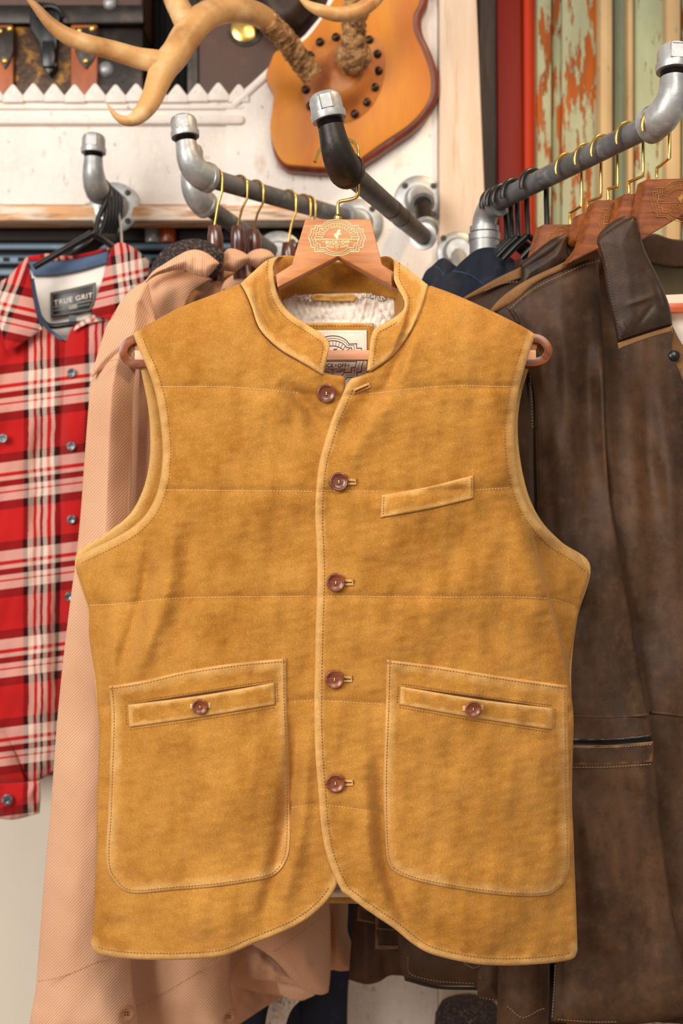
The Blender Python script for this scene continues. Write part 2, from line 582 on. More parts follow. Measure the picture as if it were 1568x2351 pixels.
SUEDE = make_suede('suede_mustard', (124, 74, 14), (180, 121, 44), (202, 148, 74), (220, 175, 110))
SUEDE_POCKET = SUEDE
SUEDE_TAN = make_suede('suede_brown_trim', (104, 70, 40), (128, 92, 58), (148, 110, 72), (165, 128, 88))
TWILL = make_twill('tan_twill', (208, 156, 120), (224, 176, 142))
PLAID = make_plaid()
LEATHER = make_leather('brown_waxed_leather', (38, 24, 14), (70, 47, 30), (108, 76, 50), 0.6, 0.3)
LEATHER2 = make_leather('brown_waxed_leather_older', (40, 27, 18), (66, 46, 31), (96, 68, 46), 0.62, 0.28)
DARKLEATHER = make_leather('dark_glossy_leather', (24, 14, 8), (50, 33, 21), (78, 53, 34), 0.42, 0.3)
STITCH = layered('thread_tan', (150, 98, 40), [((100, 60, 20), 300, (1, 1, 1), .4, .6, .5)], 0.8)
STITCH_L = layered('thread_pale', (214, 176, 120), [((180, 140, 84), 300, (1, 1, 1), .4, .6, .5)], 0.8)
STITCH_G = layered('thread_grey', (150, 128, 104), [((110, 90, 70), 300, (1, 1, 1), .4, .6, .5)], 0.8)
STITCH_D = layered('thread_dark', (40, 26, 16), [((70, 48, 30), 300, (1, 1, 1), .4, .6, .5)], 0.8)
STITCH_T = layered('thread_twill', (186, 134, 100), [((160, 112, 82), 300, (1, 1, 1), .4, .6, .5)], 0.8)
SHEAR = layered('shearling_cream', (248, 236, 222), [((228, 204, 182), 60, (1, 1, 1), .42, .7, .7), ((250, 240, 228), 240, (1, 1, 1), .5, .75, .6)], 0.95,
                bumps=((160, (1, 1, 1), .4, .002), (600, (1, 1, 1), .4, .001)), Sheen_Weight=0.3)
LABEL = layered('label_cream', (240, 226, 208), [((228, 210, 188), 40, (1, 1, 1), .4, .7, .4)], 0.6)
INK = layered('label_ink', (84, 30, 22), [((100, 44, 32), 80, (1, 1, 1), .4, .6, .4)], 0.6)
GOLD = layered('gold_foil', (255, 230, 160), [((255, 248, 214), 90, (1, 1, 1), .4, .65, .7)], 0.4, 0.15)  # near-white base paints the foil's bright reflection into its colour
BRASS = layered('brass_wire', (222, 180, 98), [((250, 206, 100), 40, (1, 1, 1), .4, .65, .5)], 0.22, 1.0)
WOODH = make_wood('hanger_maple', (150, 82, 34), (214, 140, 74), (8, 90, 60), 0.45, 0.12)
WOODL = make_wood('hanger_bar_pale', (226, 150, 104), (250, 194, 152), (6, 90, 120), 0.5, 0.1)
WOODEND = make_wood('hanger_end_varnish', (84, 36, 8), (158, 82, 26), (30, 60, 60), 0.34, 0.25)
WOODR = make_wood('hanger_red_cedar', (96, 44, 10), (156, 84, 32), (8, 90, 110), 0.42, 0.15)
WOODRB = make_wood('hanger_bar_orange', (196, 74, 26), (228, 108, 48), (6, 90, 120), 0.4, 0.3)
TORTOISE = make_wood('hanger_dark_shell', (40, 14, 6), (110, 46, 14), (60, 60, 40), 0.18, 0.8)
BTN = make_wood('button_brown', (74, 32, 16), (140, 74, 40), (60, 60, 300), 0.3, 0.5)
BTN2 = make_wood('button_red_brown', (88, 36, 18), (150, 80, 46), (60, 60, 300), 0.3, 0.3)
BTN_TAN = layered('button_tan', (150, 106, 74), [((130, 88, 60), 80, (1, 1, 1), .4, .6, .5)], 0.35)
BTN_SLATE = layered('button_slate', (62, 66, 74), [((150, 150, 156), 200, (1, 1, 1), .45, .65, .6), ((24, 22, 26), 120, (1, 1, 1), .5, .7, .7)], 0.18, 0.0, Coat_Weight=0.6)
BLACK = layered('black_plastic', (16, 15, 15), [((30, 28, 27), 60, (1, 1, 1), .4, .7, .5)], 0.3)
HOLE = layered('hole_dark', (22, 12, 8), [((34, 20, 12), 60, (1, 1, 1), .4, .7, .5)], 0.8)
GALV = layered('galvanised_steel', (176, 176, 174), [((132, 134, 134), 24, (1, 1, 1), .4, .65, .6), ((206, 205, 202), 120, (1, 1, 1), .5, .7, .5)], 0.42, 0.55,
               bumps=((180, (1, 1, 1), .2, .001),))
PIPE = layered('grey_steel_pipe', (112, 112, 112), [((66, 66, 67), 30, (1, 1, 1), .4, .65, .7), ((168, 166, 162), 60, (1, 1, 1), .55, .75, .5)], 0.5, 0.3,
               bumps=((120, (1, 1, 1), .2, .001),))
PIPE_D = layered('dark_steel_pipe', (78, 78, 80), [((48, 48, 49), 18, (1, 1, 1), .4, .65, .7), ((120, 118, 116), 60, (1, 1, 1), .55, .75, .5)], 0.48, 0.35,
               bumps=((120, (1, 1, 1), .2, .001),))
SHADE = layered('suede_painted_shade', (84, 46, 8), [((60, 32, 6), 60, (1, 1, 1), .4, .7, .5)], 0.95)  # suede colour darkened to paint the shade in pocket gaps and slits
IRON = layered('black_iron', (52, 46, 42), [((30, 27, 25), 30, (1, 1, 1), .4, .65, .6), ((92, 78, 66), 90, (1, 1, 1), .55, .75, .4)], 0.4, 0.6,
               bumps=((300, (1, 1, 1), .35, .0008),))
THREADM = layered('pipe_thread_dark', (38, 34, 32), [((70, 62, 58), 90, (1, 1, 1), .5, .7, .5)], 0.4, 0.6)
WOOLD = layered('dark_tweed_wool', (38, 32, 34), [((122, 92, 74), 260, (1, 1, 1), .52, .68, .75), ((18, 15, 17), 150, (1, 1, 1), .5, .7, .7)], 0.95,
                bumps=((300, (1, 1, 1), .8, .002),))
DENIM = layered('dark_indigo_denim', (20, 27, 46), [((10, 14, 26), 12, (1, 1, 1), .4, .65, .6), ((48, 66, 92), 60, (1, 1, 1), .58, .78, .35)], 0.85,
                bumps=((500, (1, 1, 1), .4, .0008),))
DENIM_BLUE = layered('blue_chambray', (84, 104, 132), [((58, 76, 104), 30, (1, 1, 1), .4, .65, .6)], 0.9, bumps=((400, (1, 1, 1), .3, .001),))
COTTON = layered('white_cotton', (238, 230, 220), [((224, 212, 200), 14, (1, 1, 1), .4, .7, .4)], 0.9)
OLIVE = layered('olive_lining', (78, 66, 36), [((60, 50, 28), 14, (1, 1, 1), .4, .7, .5)], 0.75)
PATCHY = layered('distressed_white_paint', (234, 225, 216), [((216, 200, 186), 12, (1, 1, .5), .45, .7, .5), ((196, 158, 122), 22, (1, 1, .5), .62, .72, .55), ((146, 104, 70), 70, (1, 1, .6), .63, .72, .6), ((236, 228, 220), 110, (1, 1, 1), .5, .66, .6)], 0.8,
                 bumps=((40, (1, 1, .5), .6, .005), (140, (1, 1, 1), .5, .002)), Specular_IOR_Level=0.2)
PLANKW = layered('worn_cream_plank', (216, 196, 176), [((198, 168, 138), 20, (1, 1, .12), .42, .66, .8), ((176, 126, 84), 60, (1, 1, .1), .55, .74, .7)], 0.75,
                 bumps=((60, (1, 1, .1), .5, .003),))
BAREWOOD = layered('bare_worn_wood', (214, 160, 112), [((232, 214, 194), 70, (.16, 1, 1), .44, .58, .85), ((140, 84, 44), 90, (.12, 1, 1), .55, .7, .7)], 0.7,
                   bumps=((50, (.2, 1, 1), .5, .003),))
PLAQUE = make_wood('plaque_amber_varnish', (186, 100, 0), (210, 132, 0), (14, 20, 3.5), 0.5, 0.04)
PLAQUE_E = make_wood('plaque_edge_stain', (84, 26, 4), (140, 54, 8), (20, 20, 6), 0.35, 0.3)
HIDE = layered('tooled_hide', (190, 112, 46), [((150, 76, 28), 14, (1, 1, 1), .42, .66, .8), ((214, 146, 74), 30, (1, 1, 1), .5, .72, .5)], 0.42, bumps=((90, (1, 1, 1), .3, .001),))
NAILM = layered('dark_nail', (48, 30, 22), [((90, 66, 50), 120, (1, 1, 1), .5, .7, .5)], 0.35, 0.6)
ANTLER = layered('antler_bone', (206, 156, 96), [((150, 98, 46), 9, (1, 1, 1), .42, .66, .75), ((232, 194, 142), 22, (1, 1, 1), .5, .7, .7), ((120, 74, 34), 70, (1, 1, 1), .6, .76, .4)], 0.45, bumps=((70, (1, 1, 1), .35, .002),))
BURR = layered('antler_rough_base', (190, 142, 88), [((110, 66, 30), 60, (1, 1, 1), .44, .62, .85), ((226, 190, 140), 130, (1, 1, 1), .55, .7, .7)], 0.7, bumps=((90, (1, 1, 1), 1.0, .006),))
CREAMWALL = layered('cream_wall_paint', (252, 242, 224), [((246, 234, 212), 3, (1, 1, 1), .4, .7, .5)], 0.85)
FLOORM = layered('worn_floor_boards', (150, 120, 92), [((110, 84, 60), 3, (1, .2, 1), .4, .7, .6)], 0.6)
DARKWOOD = layered('dark_shelf_wood', (34, 26, 21), [((58, 44, 34), 14, (.4, 1, 1), .45, .7, .6)], 0.7)
BLUESTEEL = layered('blue_grey_steel', (70, 86, 98), [((40, 52, 62), 14, (.5, 1, 1), .4, .7, .7), ((120, 130, 134), 50, (1, 1, 1), .6, .76, .5)], 0.4, 0.5)
TRUNKB = layered('trunk_embossed_tin', (74, 52, 34), [((178, 122, 42), 42, (1, 1, 1), .54, .66, .8), ((34, 26, 20), 30, (1, 1, 1), .5, .7, .6)], 0.4, 0.4, bumps=((80, (1, 1, 1), .6, .003),))
TRUNKD = layered('trunk_dark_metal', (44, 38, 34), [((84, 70, 60), 30, (1, 1, 1), .5, .7, .6), ((22, 19, 18), 20, (1, 1, 1), .5, .7, .5)], 0.38, 0.5, bumps=((70, (1, 1, 1), .4, .002),))
TRUNKW = make_wood('trunk_orange_slat', (128, 56, 12), (188, 96, 30), (20, 40, 6), 0.45, 0.3)
CASEB = layered('brown_fibre_case', (84, 50, 32), [((58, 33, 21), 8, (1, 1, 1), .4, .7, .7), ((112, 72, 48), 40, (1, 1, 1), .58, .75, .4)], 0.55)
POST = layered('weathered_dark_post', (74, 60, 52), [((30, 24, 22), 14, (1, 1, .1), .45, .62, .85), ((120, 98, 88), 30, (1, 1, .1), .55, .72, .6)], 0.7, bumps=((40, (1, 1, .1), .8, .006),))
REDP = layered('oxblood_red_paint', (112, 16, 0), [((92, 12, 0), 5, (1, 1, .2), .4, .7, .6)], 0.5, bumps=((30, (1, 1, .2), .2, .002),), Specular_IOR_Level=0.2)
REDP2 = layered('bright_red_paint', (172, 44, 4), [((150, 34, 4), 8, (1, 1, .2), .4, .7, .6)], 0.5, Specular_IOR_Level=0.2)

def make_peel(name, paint, under, amt, seedoff=0.0):
    t = NT(name)
    mp = t.node('ShaderNodeMapping'); mp.inputs['Scale'].default_value = (52, 52, 9); mp.inputs['Location'].default_value = (seedoff, 0, seedoff)
    t.link(t.tc.outputs['Object'], mp.inputs[0])
    n = t.node('ShaderNodeTexNoise'); n.inputs['Detail'].default_value = 9; n.inputs['Roughness'].default_value = 0.7; n.inputs['Scale'].default_value = 1.0
    t.link(mp.outputs[0], n.inputs['Vector'])
    m = t.rng(n.outputs[0], amt, amt + 0.02)
    c = t.mix(t.rng(t.noise(14, (1, 1, .3)), 0.35, 0.7), lin(paint), tuple(v * 0.72 for v in lin(paint)))
    u = t.mix(t.rng(t.noise(30, (1, 1, .15)), 0.35, 0.65), lin(under), tuple(v * 0.45 for v in lin(under)))
    dirt = t.rng(t.noise(90, (1, 1, .5), 5, 0.7), 0.62, 0.7, 0.0, 0.6)
    c = t.mix(dirt, c, lin((96, 70, 44)))
    c = t.mix(m, c, u)
    return t.done(c, 0.6, 0, t.bump(t.math('SUBTRACT', 1.0, m), 0.6, 0.002), Specular_IOR_Level=0.25)

PEEL_A = make_peel('peeling_green_paint', (166, 166, 132), (172, 84, 12), 0.52, 0.0)
PEEL_B = make_peel('peeling_sage_paint', (168, 172, 136), (170, 80, 12), 0.57, 3.0)
PEEL_C = make_peel('cream_moulding_paint', (196, 164, 118), (190, 100, 30), 0.68, 5.0)
PEEL_D = make_peel('grey_green_paint', (128, 136, 112), (120, 60, 20), 0.64, 8.0)
# ------------------------------------------------------------------ setting
DW = 1.95                                   # distance of the white panelling behind the rails
box('floor', (-3, -2.2, -0.05), (3, 3.2, 0.0), FLOORM)['kind'] = 'structure'
box('wall_back', (-3, 2.62, 0.0), (3, 2.72, 3.4), CREAMWALL)['kind'] = 'structure'

# carved white headboard: rail with saw-tooth crest on the left
hb = thing('carved_headboard', 'distressed white carved board with saw-tooth crest along its top edge', 'headboard', (-0.35, DW, 1.8))
pbox('rail', -260, 216, 735, 470, DW, 0.035, PATCHY, hb, 0.003)
pbox('bare_lip', -260, 470, 735, 506, DW - 0.012, 0.055, BAREWOOD, hb, 0.004)
pbox('moulding', -260, 262, 560, 284, DW - 0.012, 0.02, PATCHY, hb, 0.006)
pbox('bead', -260, 240, 560, 250, DW - 0.006, 0.012, PATCHY, hb, 0.003)
tooth0 = None
for i in range(-4, 12):
    cx = 29 + 47.2 * i
    if tooth0 is None:
        tooth0 = prism('tooth', [(cx - 23.6, 217), (cx - 5, 193), (cx, 190), (cx + 5, 193), (cx + 23.6, 217), (cx + 23.6, 232), (cx - 23.6, 232)], DW - 0.008, DW + 0.022, PATCHY, hb, 0.002)
    else:
        o = tooth0.copy(); COL.objects.link(o)
        o.location.x = 47.2 * (i + 4) * (DW - 0.008) / F
        o.location.z = random.uniform(-0.002, 0.002)
prism('gable', [(518, 240), (548, 214), (580, 186), (640, 130), (700, 78), (740, 30), (800, -120), (1006, -120), (1006, 2420), (800, 2420), (735, 900), (735, 510), (518, 510)], DW - 0.004, DW + 0.03, PATCHY, hb, 0.004)
for (a, b) in (((520, 232), (640, 124)),):
    tube('gable_bead', [W(a[0] + 16, a[1] + 12, DW - 0.004), W(b[0] + 16, b[1] + 12, DW - 0.004)], 0.006, PATCHY, hb, 10)
# cream plank on the right of the board
pk = prism('painted_plank', [(1008, -120), (1090, -120), (1116, 520), (1150, 2420), (1008, 2420)], DW - 0.02, DW + 0.03, PLANKW, None, 0.004)
tag(pk, 'tall worn cream plank standing between headboard and dark post', 'plank')
# dark post, red board, green door
o = prism('trim_1', [(1094, -140), (1150, -140), (1166, 700), (1166, 2400), (1100, 2400)], DW + 0.05, DW + 0.12, POST, None, 0.012, 3); o['kind'] = 'structure'
tr = thing('trim_2', 'oxblood red painted door casing with bright red rounded edge', None, tuple(W(1190, 2400, DW + 0.05)))
tr['kind'] = 'structure'
prism('casing_board', [(1140, -140), (1197, -140), (1205, 700), (1205, 2400), (1150, 2400)], DW + 0.04, DW + 0.1, REDP, tr, 0.006)
a = W(1210, -140, DW + 0.06); b = W(1214, 2400, DW + 0.06)
tube('casing_bead', [a, b], 0.0125, REDP2, tr, 16)
dr = thing('door_1', 'old panelled door with peeling sage green paint over orange wood', None, tuple(W(1400, 2400, DW + 0.1)))
dr['kind'] = 'structure'
for (x0, x1, dz, m, bv) in ((1222, 1232, .06, TRUNKW, .002), (1232, 1268, .05, PEEL_A, .008), (1268, 1290, .072, PEEL_A, .003), (1290, 1376, .062, PEEL_A, .004),
                            (1376, 1410, .036, PEEL_C, .012), (1410, 1441, .07, PEEL_D, .004), (1441, 1456, .05, PEEL_C, .006), (1456, 1528, .062, PEEL_B, .004),
                            (1528, 1566, .044, PEEL_C, .01), (1566, 1760, .062, PEEL_B, .004)):
    pbox('door_strip', x0, -150, x1, 2420, DW + dz, 0.05, m, dr, bv)

# dark shelf unit below the headboard, with slotted steel rail
su = thing('shelf_unit', 'dark wooden shelf unit with slotted blue-grey steel rail below white board', 'shelf', tuple(W(300, 2950, 2.1)))
zt = W(0, 350, 2.1).z
box('back_panel', (-1.25, 2.46, 0.78), (0.02, 2.5, 2.35), DARKWOOD, su, 0.002)
box('top_board', (-1.25, 2.0, zt - 0.03), (0.02, 2.5, zt), DARKWOOD, su, 0.003)
box('side_panel', (-0.02, 2.0, 0.78), (0.02, 2.46, zt - 0.03), DARKWOOD, su, 0.003)
box('side_panel', (-1.25, 2.0, 0.0), (-1.21, 2.46, zt - 0.03), DARKWOOD, su, 0.003)
pbox('middle_board', -260, 523, 740, 553, 2.02, 0.03, DARKWOOD, su, 0.003)
for i, (y0, y1, dz) in enumerate(((556, 574, 0.0), (583, 607, 0.008), (614, 634, 0.02))):
    r = pbox('steel_rail', -260, y0, 740, y1, 2.0 + dz, 0.02, BLUESTEEL, su, 0.003)
    if i == 1:
        for k in range(-3, 18):
            x = 14 + 34 * k
            pbox('slot', x - 7, y0 + 8, x + 7, y0 + 17, 2.0065, 0.004, HOLE, r)
# two bottles standing on the steel rail in the dark
for (x, m, lab) in ((362, 'clear', 'small pale glass bottle in the dark shelf gap'), (395, 'amber', 'small amber glass bottle in the dark shelf gap')):
    gm = layered('bottle_' + m, (150, 150, 148) if m == 'clear' else (176, 70, 14), [((90, 88, 86) if m == 'clear' else (110, 36, 6), 60, (1, 1, 1), .4, .7, .6)], 0.15, 0.0, Coat_Weight=0.8)
    bs = W(x, 556, 2.06)
    tag(lathe('glass_bottle', [(0.0, 0), (0.014, 0), (0.015, 0.004), (0.015, 0.028), (0.012, 0.036), (0.006, 0.041), (0.006, 0.05), (0.0075, 0.05), (0.0075, 0.054), (0, 0.054)], gm, None, (bs.x, 2.012, W(0, 555, 2.0).z), (0, 0, 1), 20), lab, 'bottle')

# ------------------------------------------------------------------ trunks on top of the shelf
t1 = thing('travel_trunk', 'antique trunk with embossed tin panels, orange slats and black latch', 'trunk', tuple(W(120, 350, 2.14)))
DT = 2.12
zb = zt + 0.001
def tp(name, x0, y0, x1, y1, dz, dep, m, bev=0.004, par=None):
    a = W(x0, y1, DT); b = W(x1, y0, DT)
    return box(name, (a.x, DT - dz, max(a.z, zb)), (b.x, DT - dz + dep, b.z), m, par or t1, bev)
tp('body', -150, 60, 330, 400, 0.0, 0.3, TRUNKD, 0.01)
tp('lid', -150, -180, 330, 58, 0.004, 0.3, CASEB, 0.012)
tp('lid_band', -152, 16, 332, 60, 0.012, 0.02, TRUNKD, 0.004)
tp('tin_panel', 36, 64, 166, 345, 0.006, 0.01, TRUNKB, 0.003)
tp('tin_panel', -150, 64, -14, 345, 0.006, 0.01, TRUNKB, 0.003)
for x0, x1 in ((-14, 36), (166, 228)):
    tp('wood_slat', x0, 64, x1, 345, 0.016, 0.02, TRUNKW, 0.004)
    c = (x0 + x1) / 2; hw = (x1 - x0) / 2 - 6
    pl = prism('slat_plate', [(c - hw, 62), (c + hw, 62), (c + hw, 118), (c + hw * .6, 140), (c, 158), (c - hw * .6, 140), (c - hw, 118)], DT - 0.021, DT - 0.012, TRUNKD, t1, 0.002)
    for (rx, ry) in ((c - hw * .6, 72), (c + hw * .6, 66), (c, 140)):
        p = W(rx, ry, DT - 0.021)
        lathe('rivet', [(0.006, 0), (0.0055, 0.0025), (0.003, 0.0042), (0.0, 0.0047)], BRASS, pl, p, (0, -1, 0), 12)
lt = prism('latch', [(70, 10), (90, 2), (125, 6), (140, 24), (134, 60), (128, 120), (130, 150), (112, 172), (94, 150), (90, 100), (68, 66), (66, 30)], DT - 0.026, DT - 0.008, BLACK, t1, 0.004)
prism('latch_hasp', [(96, 92), (122, 92), (126, 128), (122, 152), (98, 152), (94, 128)], DT - 0.036, DT - 0.024, BLACK, lt, 0.003)
tube('latch_loop', [W(84 + 30 * (1 - math.cos(q)) , 40 - 26 * math.sin(q), DT - 0.03) for q in np.linspace(0, math.pi, 10)], 0.004, BLACK, lt, 8)
pc = W(252, 8, DT - 0.01); lathe('corner_stud', [(0.013, 0), (0.012, 0.004), (0.007, 0.008), (0, 0.0095)], GALV, t1, pc)
pc = W(243, 160, DT - 0.001); lathe('corner_stud', [(0.015, 0), (0.013, 0.005), (0.007, 0.009), (0, 0.0105)], GALV, t1, pc)

BLACKM = layered('black_vulcanised_fibre', (13, 12, 11), [((22, 20, 18), 20, (1, 1, 1), .4, .7, .5)], 0.7, Specular_IOR_Level=0.15)
t2 = thing('brown_suitcase', 'plain brown fibre suitcase with round brass lock beside the trunk', 'suitcase', tuple(W(540, 350, 2.16)))
a = W(432, 400, 2.14); b = W(760, -160, 2.14)
box('body', (a.x, 2.14, zb), (b.x, 2.4, b.z), CASEB, t2, 0.016, 3)
box('edge_band', (a.x - 0.002, 2.134, zb), (a.x + 0.02, 2.402, b.z - 0.002), TRUNKD, t2, 0.004)
pc = W(563, 66, 2.138); lathe('brass_lock', [(0.026, 0), (0.026, 0.004), (0.019, 0.007), (0.012, 0.007), (0.0, 0.008)], BRASS, t2, pc)
lathe('lock_plate', [(0.034, 0), (0.034, 0.003), (0, 0.003)], TRUNKD, t2, W(563, 66, 2.14))
a = W(350, 400, 2.2); b = W(430, -170, 2.2)
bc = thing('black_case', 'narrow black case standing between the trunk and the brown suitcase', 'case', ((a.x + b.x) / 2, 2.3, zb))
box('body', (a.x, 2.2, zb), (b.x, 2.42, b.z), BLACKM, bc, 0.008)
for k in (0.3, 0.68):
    xx = a.x + (b.x - a.x) * k
    box('rib', (xx - 0.004, 2.194, zb), (xx + 0.004, 2.204, b.z - 0.01), BLACKM, bc, 0.002)
bag = sheet('leather_bag', [(570, -60), (650, -90), (740, -60)], [(740, -60), (735, 0), (690, 60)], [(600, 48), (650, 74), (690, 60)], [(570, -60), (576, 0), (600, 48)], 2.08, DARKLEATHER, None, 24, 24, 0.01, bulge=0.03, bb=0.02, bw=0.04)
tag(bag, 'dark glossy leather pouch hanging behind the antler plaque', 'bag')

# ------------------------------------------------------------------ antler mount
am = thing('antler_mount', 'pair of antlers mounted on an amber varnished wooden shield plaque', 'antlers', tuple(W(800, 385, DW)))
plq = [(975, -120), (968, -40), (962, 10), (950, 35), (951, 72), (972, 120), (988, 172), (986, 225), (950, 276), (880, 326), (838, 356), (812, 374), (760, 383), (690, 380), (655, 374), (630, 340), (620, 295), (625, 250), (627, 214), (610, 176), (622, 140), (632, 118), (668, 108), (700, 90), (732, 52), (752, 20), (770, -10), (800, -120)]
plc = cv(plq, 130)
prism('plaque_face', [tuple(p) for p in plc], DW - 0.038, DW - 0.028, PLAQUE, am, 0.002)
pe = plc.copy()
cen = np.array([800, 180.0])
for i, p in enumerate(pe):
    v = p - cen
    kx = 20 * np.clip((p[0] - 760) / 160, 0, 1); ky = 13 * np.clip((p[1] - 250) / 90, 0, 1)
    pe[i] = p + np.array([kx, 0]) + np.array([0, ky])
prism('plaque_edge', [tuple(p) for p in pe], DW - 0.03, DW - 0.006, PLAQUE_E, am, 0.009, 3)
# hide-covered skull cap, domed
caplo = [(706, 150), (716, 110), (745, 88), (800, 76), (845, 78), (872, 92), (884, 130), (882, 180), (866, 226), (838, 262), (800, 282), (762, 284), (722, 268), (700, 235), (694, 195)]
cc = cv(caplo, 72, closed=True)[:-1]
V = []; fc = []
ctr = np.array([788, 182.0]); NR = 9
for j in range(NR + 1):
    k = j / NR
    for p in cc:
        q = ctr + (p - ctr) * (1 - k)
        h = (0.004 + 0.034 * sstep(max(k - .14, 0) / .6)) if j else 0.0
        V.append(W(q[0], q[1], DW - 0.038 - h))
m = len(cc)
for j in range(NR):
    for k in range(m):
        fc.append((j * m + k, j * m + (k + 1) % m, (j + 1) * m + (k + 1) % m, (j + 1) * m + k))
skull = mesh_obj('hide_cap', V, fc, HIDE, am)
nl0 = None
nails = cv([(712, 128), (736, 96), (800, 84), (851, 94), (868, 132), (866, 182), (850, 222), (822, 256), (790, 272), (750, 274), (716, 248), (702, 206)], 14)
for p in nails:
    q = W(p[0], p[1], DW - 0.0425)
    if nl0 is None:
        nl0 = lathe('nail', [(0.0075, 0), (0.007, 0.0025), (0.004, 0.0048), (0, 0.0055)], NAILM, am, (0, 0, 0), (0, -1, 0), 12)
        nl0.location = q
    else:
        o = nl0.copy(); COL.objects.link(o); o.location = q
def antler(name, pts, mat, par, n=60, seg=14, rough=0.0):
    P = [W(p[0], p[1], p[2]) for p in pts]
    R = [p[3] * p[2] / F for p in pts]
    o = tube(name, P, R, mat, par, seg, n)
    if rough:
        for v in o.data.vertices:
            s = (math.sin(v.co.x * 900) * math.sin(v.co.z * 1100 + 1) * math.sin(v.co.y * 700))
            v.co += v.normal * (s * rough + random.uniform(-rough, rough) * 0.35)
    return o
antler('rough_base', [(716, 172, DW - .09, 26), (690, 140, DW - .11, 25), (664, 104, DW - .14, 25), (640, 74, DW - .17, 25), (612, 44, DW - .2, 26)], BURR, am, 60, 26, 0.0035)
beam = antler('beam', [(636, 72, DW - .17, 23), (606, 42, DW - .2, 26), (560, 24, DW - .23, 28), (508, 24, DW - .26, 30), (462, 44, DW - .29, 33), (428, 82, DW - .31, 34), (402, 124, DW - .33, 33), (376, 156, DW - .34, 32), (362, 190, DW - .345, 28), (350, 222, DW - .35, 25), (332, 252, DW - .36, 21), (308, 274, DW - .37, 15), (282, 276, DW - .38, 10), (262, 262, DW - .385, 6), (247, 240, DW - .39, 1.5)], ANTLER, am, 110)
antler('tine', [(388, 150, DW - .335, 30), (352, 140, DW - .345, 26), (320, 134, DW - .35, 24), (260, 116, DW - .37, 22), (200, 100, DW - .39, 21), (150, 80, DW - .4, 19), (116, 54, DW - .41, 15), (84, 18, DW - .42, 10), (56, -12, DW - .43, 4)], ANTLER, am, 70)
antler('tine', [(440, 74, DW - .3, 32), (420, 36, DW - .3, 28), (398, -10, DW - .29, 26), (384, -60, DW - .28, 22)], ANTLER, am, 40)
antler('rough_base', [(812, 136, DW - .08, 38), (811, 122, DW - .1, 39), (811, 106, DW - .11, 31), (813, 70, DW - .13, 27), (816, 30, DW - .15, 27), (818, -40, DW - .18, 28)], BURR, am, 60, 26, 0.004)
antler('tine', [(688, -6, DW - .3, 4), (706, 10, DW - .3, 9), (736, 24, DW - .3, 14), (770, 33, DW - .29, 16), (806, 30, DW - .28, 17), (840, 14, DW - .26, 18), (868, -18, DW - .24, 20), (880, -60, DW - .22, 22)], ANTLER, am, 60)

# ------------------------------------------------------------------ pipe rails
RP = 0.0134
def unit(v): return Vector(v).normalized()
def fit_tube(name, pts, radii, mat, par, seg=22): return tube(name, pts, radii, mat, par, seg)
def elbow(name, C, a, b, mat, par, r=0.030, body=0.0170, band=0.0205, n=14, male=False):
    a = unit(a); b = unit(b)
    P = []; R = []
    if male: P += [C + a * (r + 0.012)]; R += [0.0146]
    else: P += [C + a * (r + 0.008), C + a * (r + 0.0002)]; R += [band, band]
    for q in np.linspace(0, math.pi / 2, n):
        P.append(C + a * (r * (1 - math.sin(q))) + b * (r * (1 - math.cos(q)))); R.append(body if not male else 0.0155 + 0.0042 * math.sin(q))
    P += [C + b * (r + 0.0002), C + b * (r + 0.008)]; R += [band + (.0005 if male else 0)] * 2
    return tube(name, P, R, mat, par, 24)
def thread(name, p0, p1, par, r=RP):
    n = 17
    P = [Vector(p0).lerp(Vector(p1), i / (n - 1)) for i in range(n)]
    return tube(name, P, [r + (0.0009 if i % 2 else -0.0004) for i in range(n)], THREADM, par, 20)
def cap(p, a, par, mat=GALV):
    a = unit(a); p = Vector(p)
    prof = [(0.0, 0.0192), (0.003, 0.0199), (0.0078, 0.0199), (0.0088, 0.0184), (0.0225, 0.0182), (0.027, 0.0165), (0.0295, 0.0135), (0.0308, 0.008), (0.0312, 0.001)]
    o = tube('cap', [p + a * h for h, r in prof], [r for h, r in prof], mat, par, 24)
    side = unit(Vector((0, -1, 0)) - a * a.dot(Vector((0, -1, 0))))
    bm = bmesh.new(); bmesh.ops.create_cube(bm, size=1)
    ex = a.cross(side)
    for v in bm.verts:
        c = v.co.copy(); v.co = p + a * (0.0165 + c.x * 0.015) + ex * (c.y * 0.014) + side * (0.016 + c.z * 0.006)
    bmesh.ops.bevel(bm, geom=list(bm.edges), offset=0.0012, segments=2, affect='EDGES')
    bm_obj('cap_lug', bm, mat, o, True)
    return o
def flange(px, py, par, wall=DW - 0.004, r=0.043):
    c = W(px, py, wall)
    o = lathe('flange', [(r, 0.0), (r, 0.005), (r - 0.003, 0.0075), (0.026, 0.0085), (0.021, 0.016), (0.020, 0.02), (0.0, 0.02)], GALV, par, c, (0, -1, 0), 36)
    for k in range(4):
        q = math.pi / 4 + k * math.pi / 2
        lathe('screw', [(0.0055, 0), (0.005, 0.0016), (0.0, 0.002)], IRON, o, c + Vector((0.034 * math.cos(q), -0.0078, 0.034 * math.sin(q))), (0, -1, 0), 12)
    return c
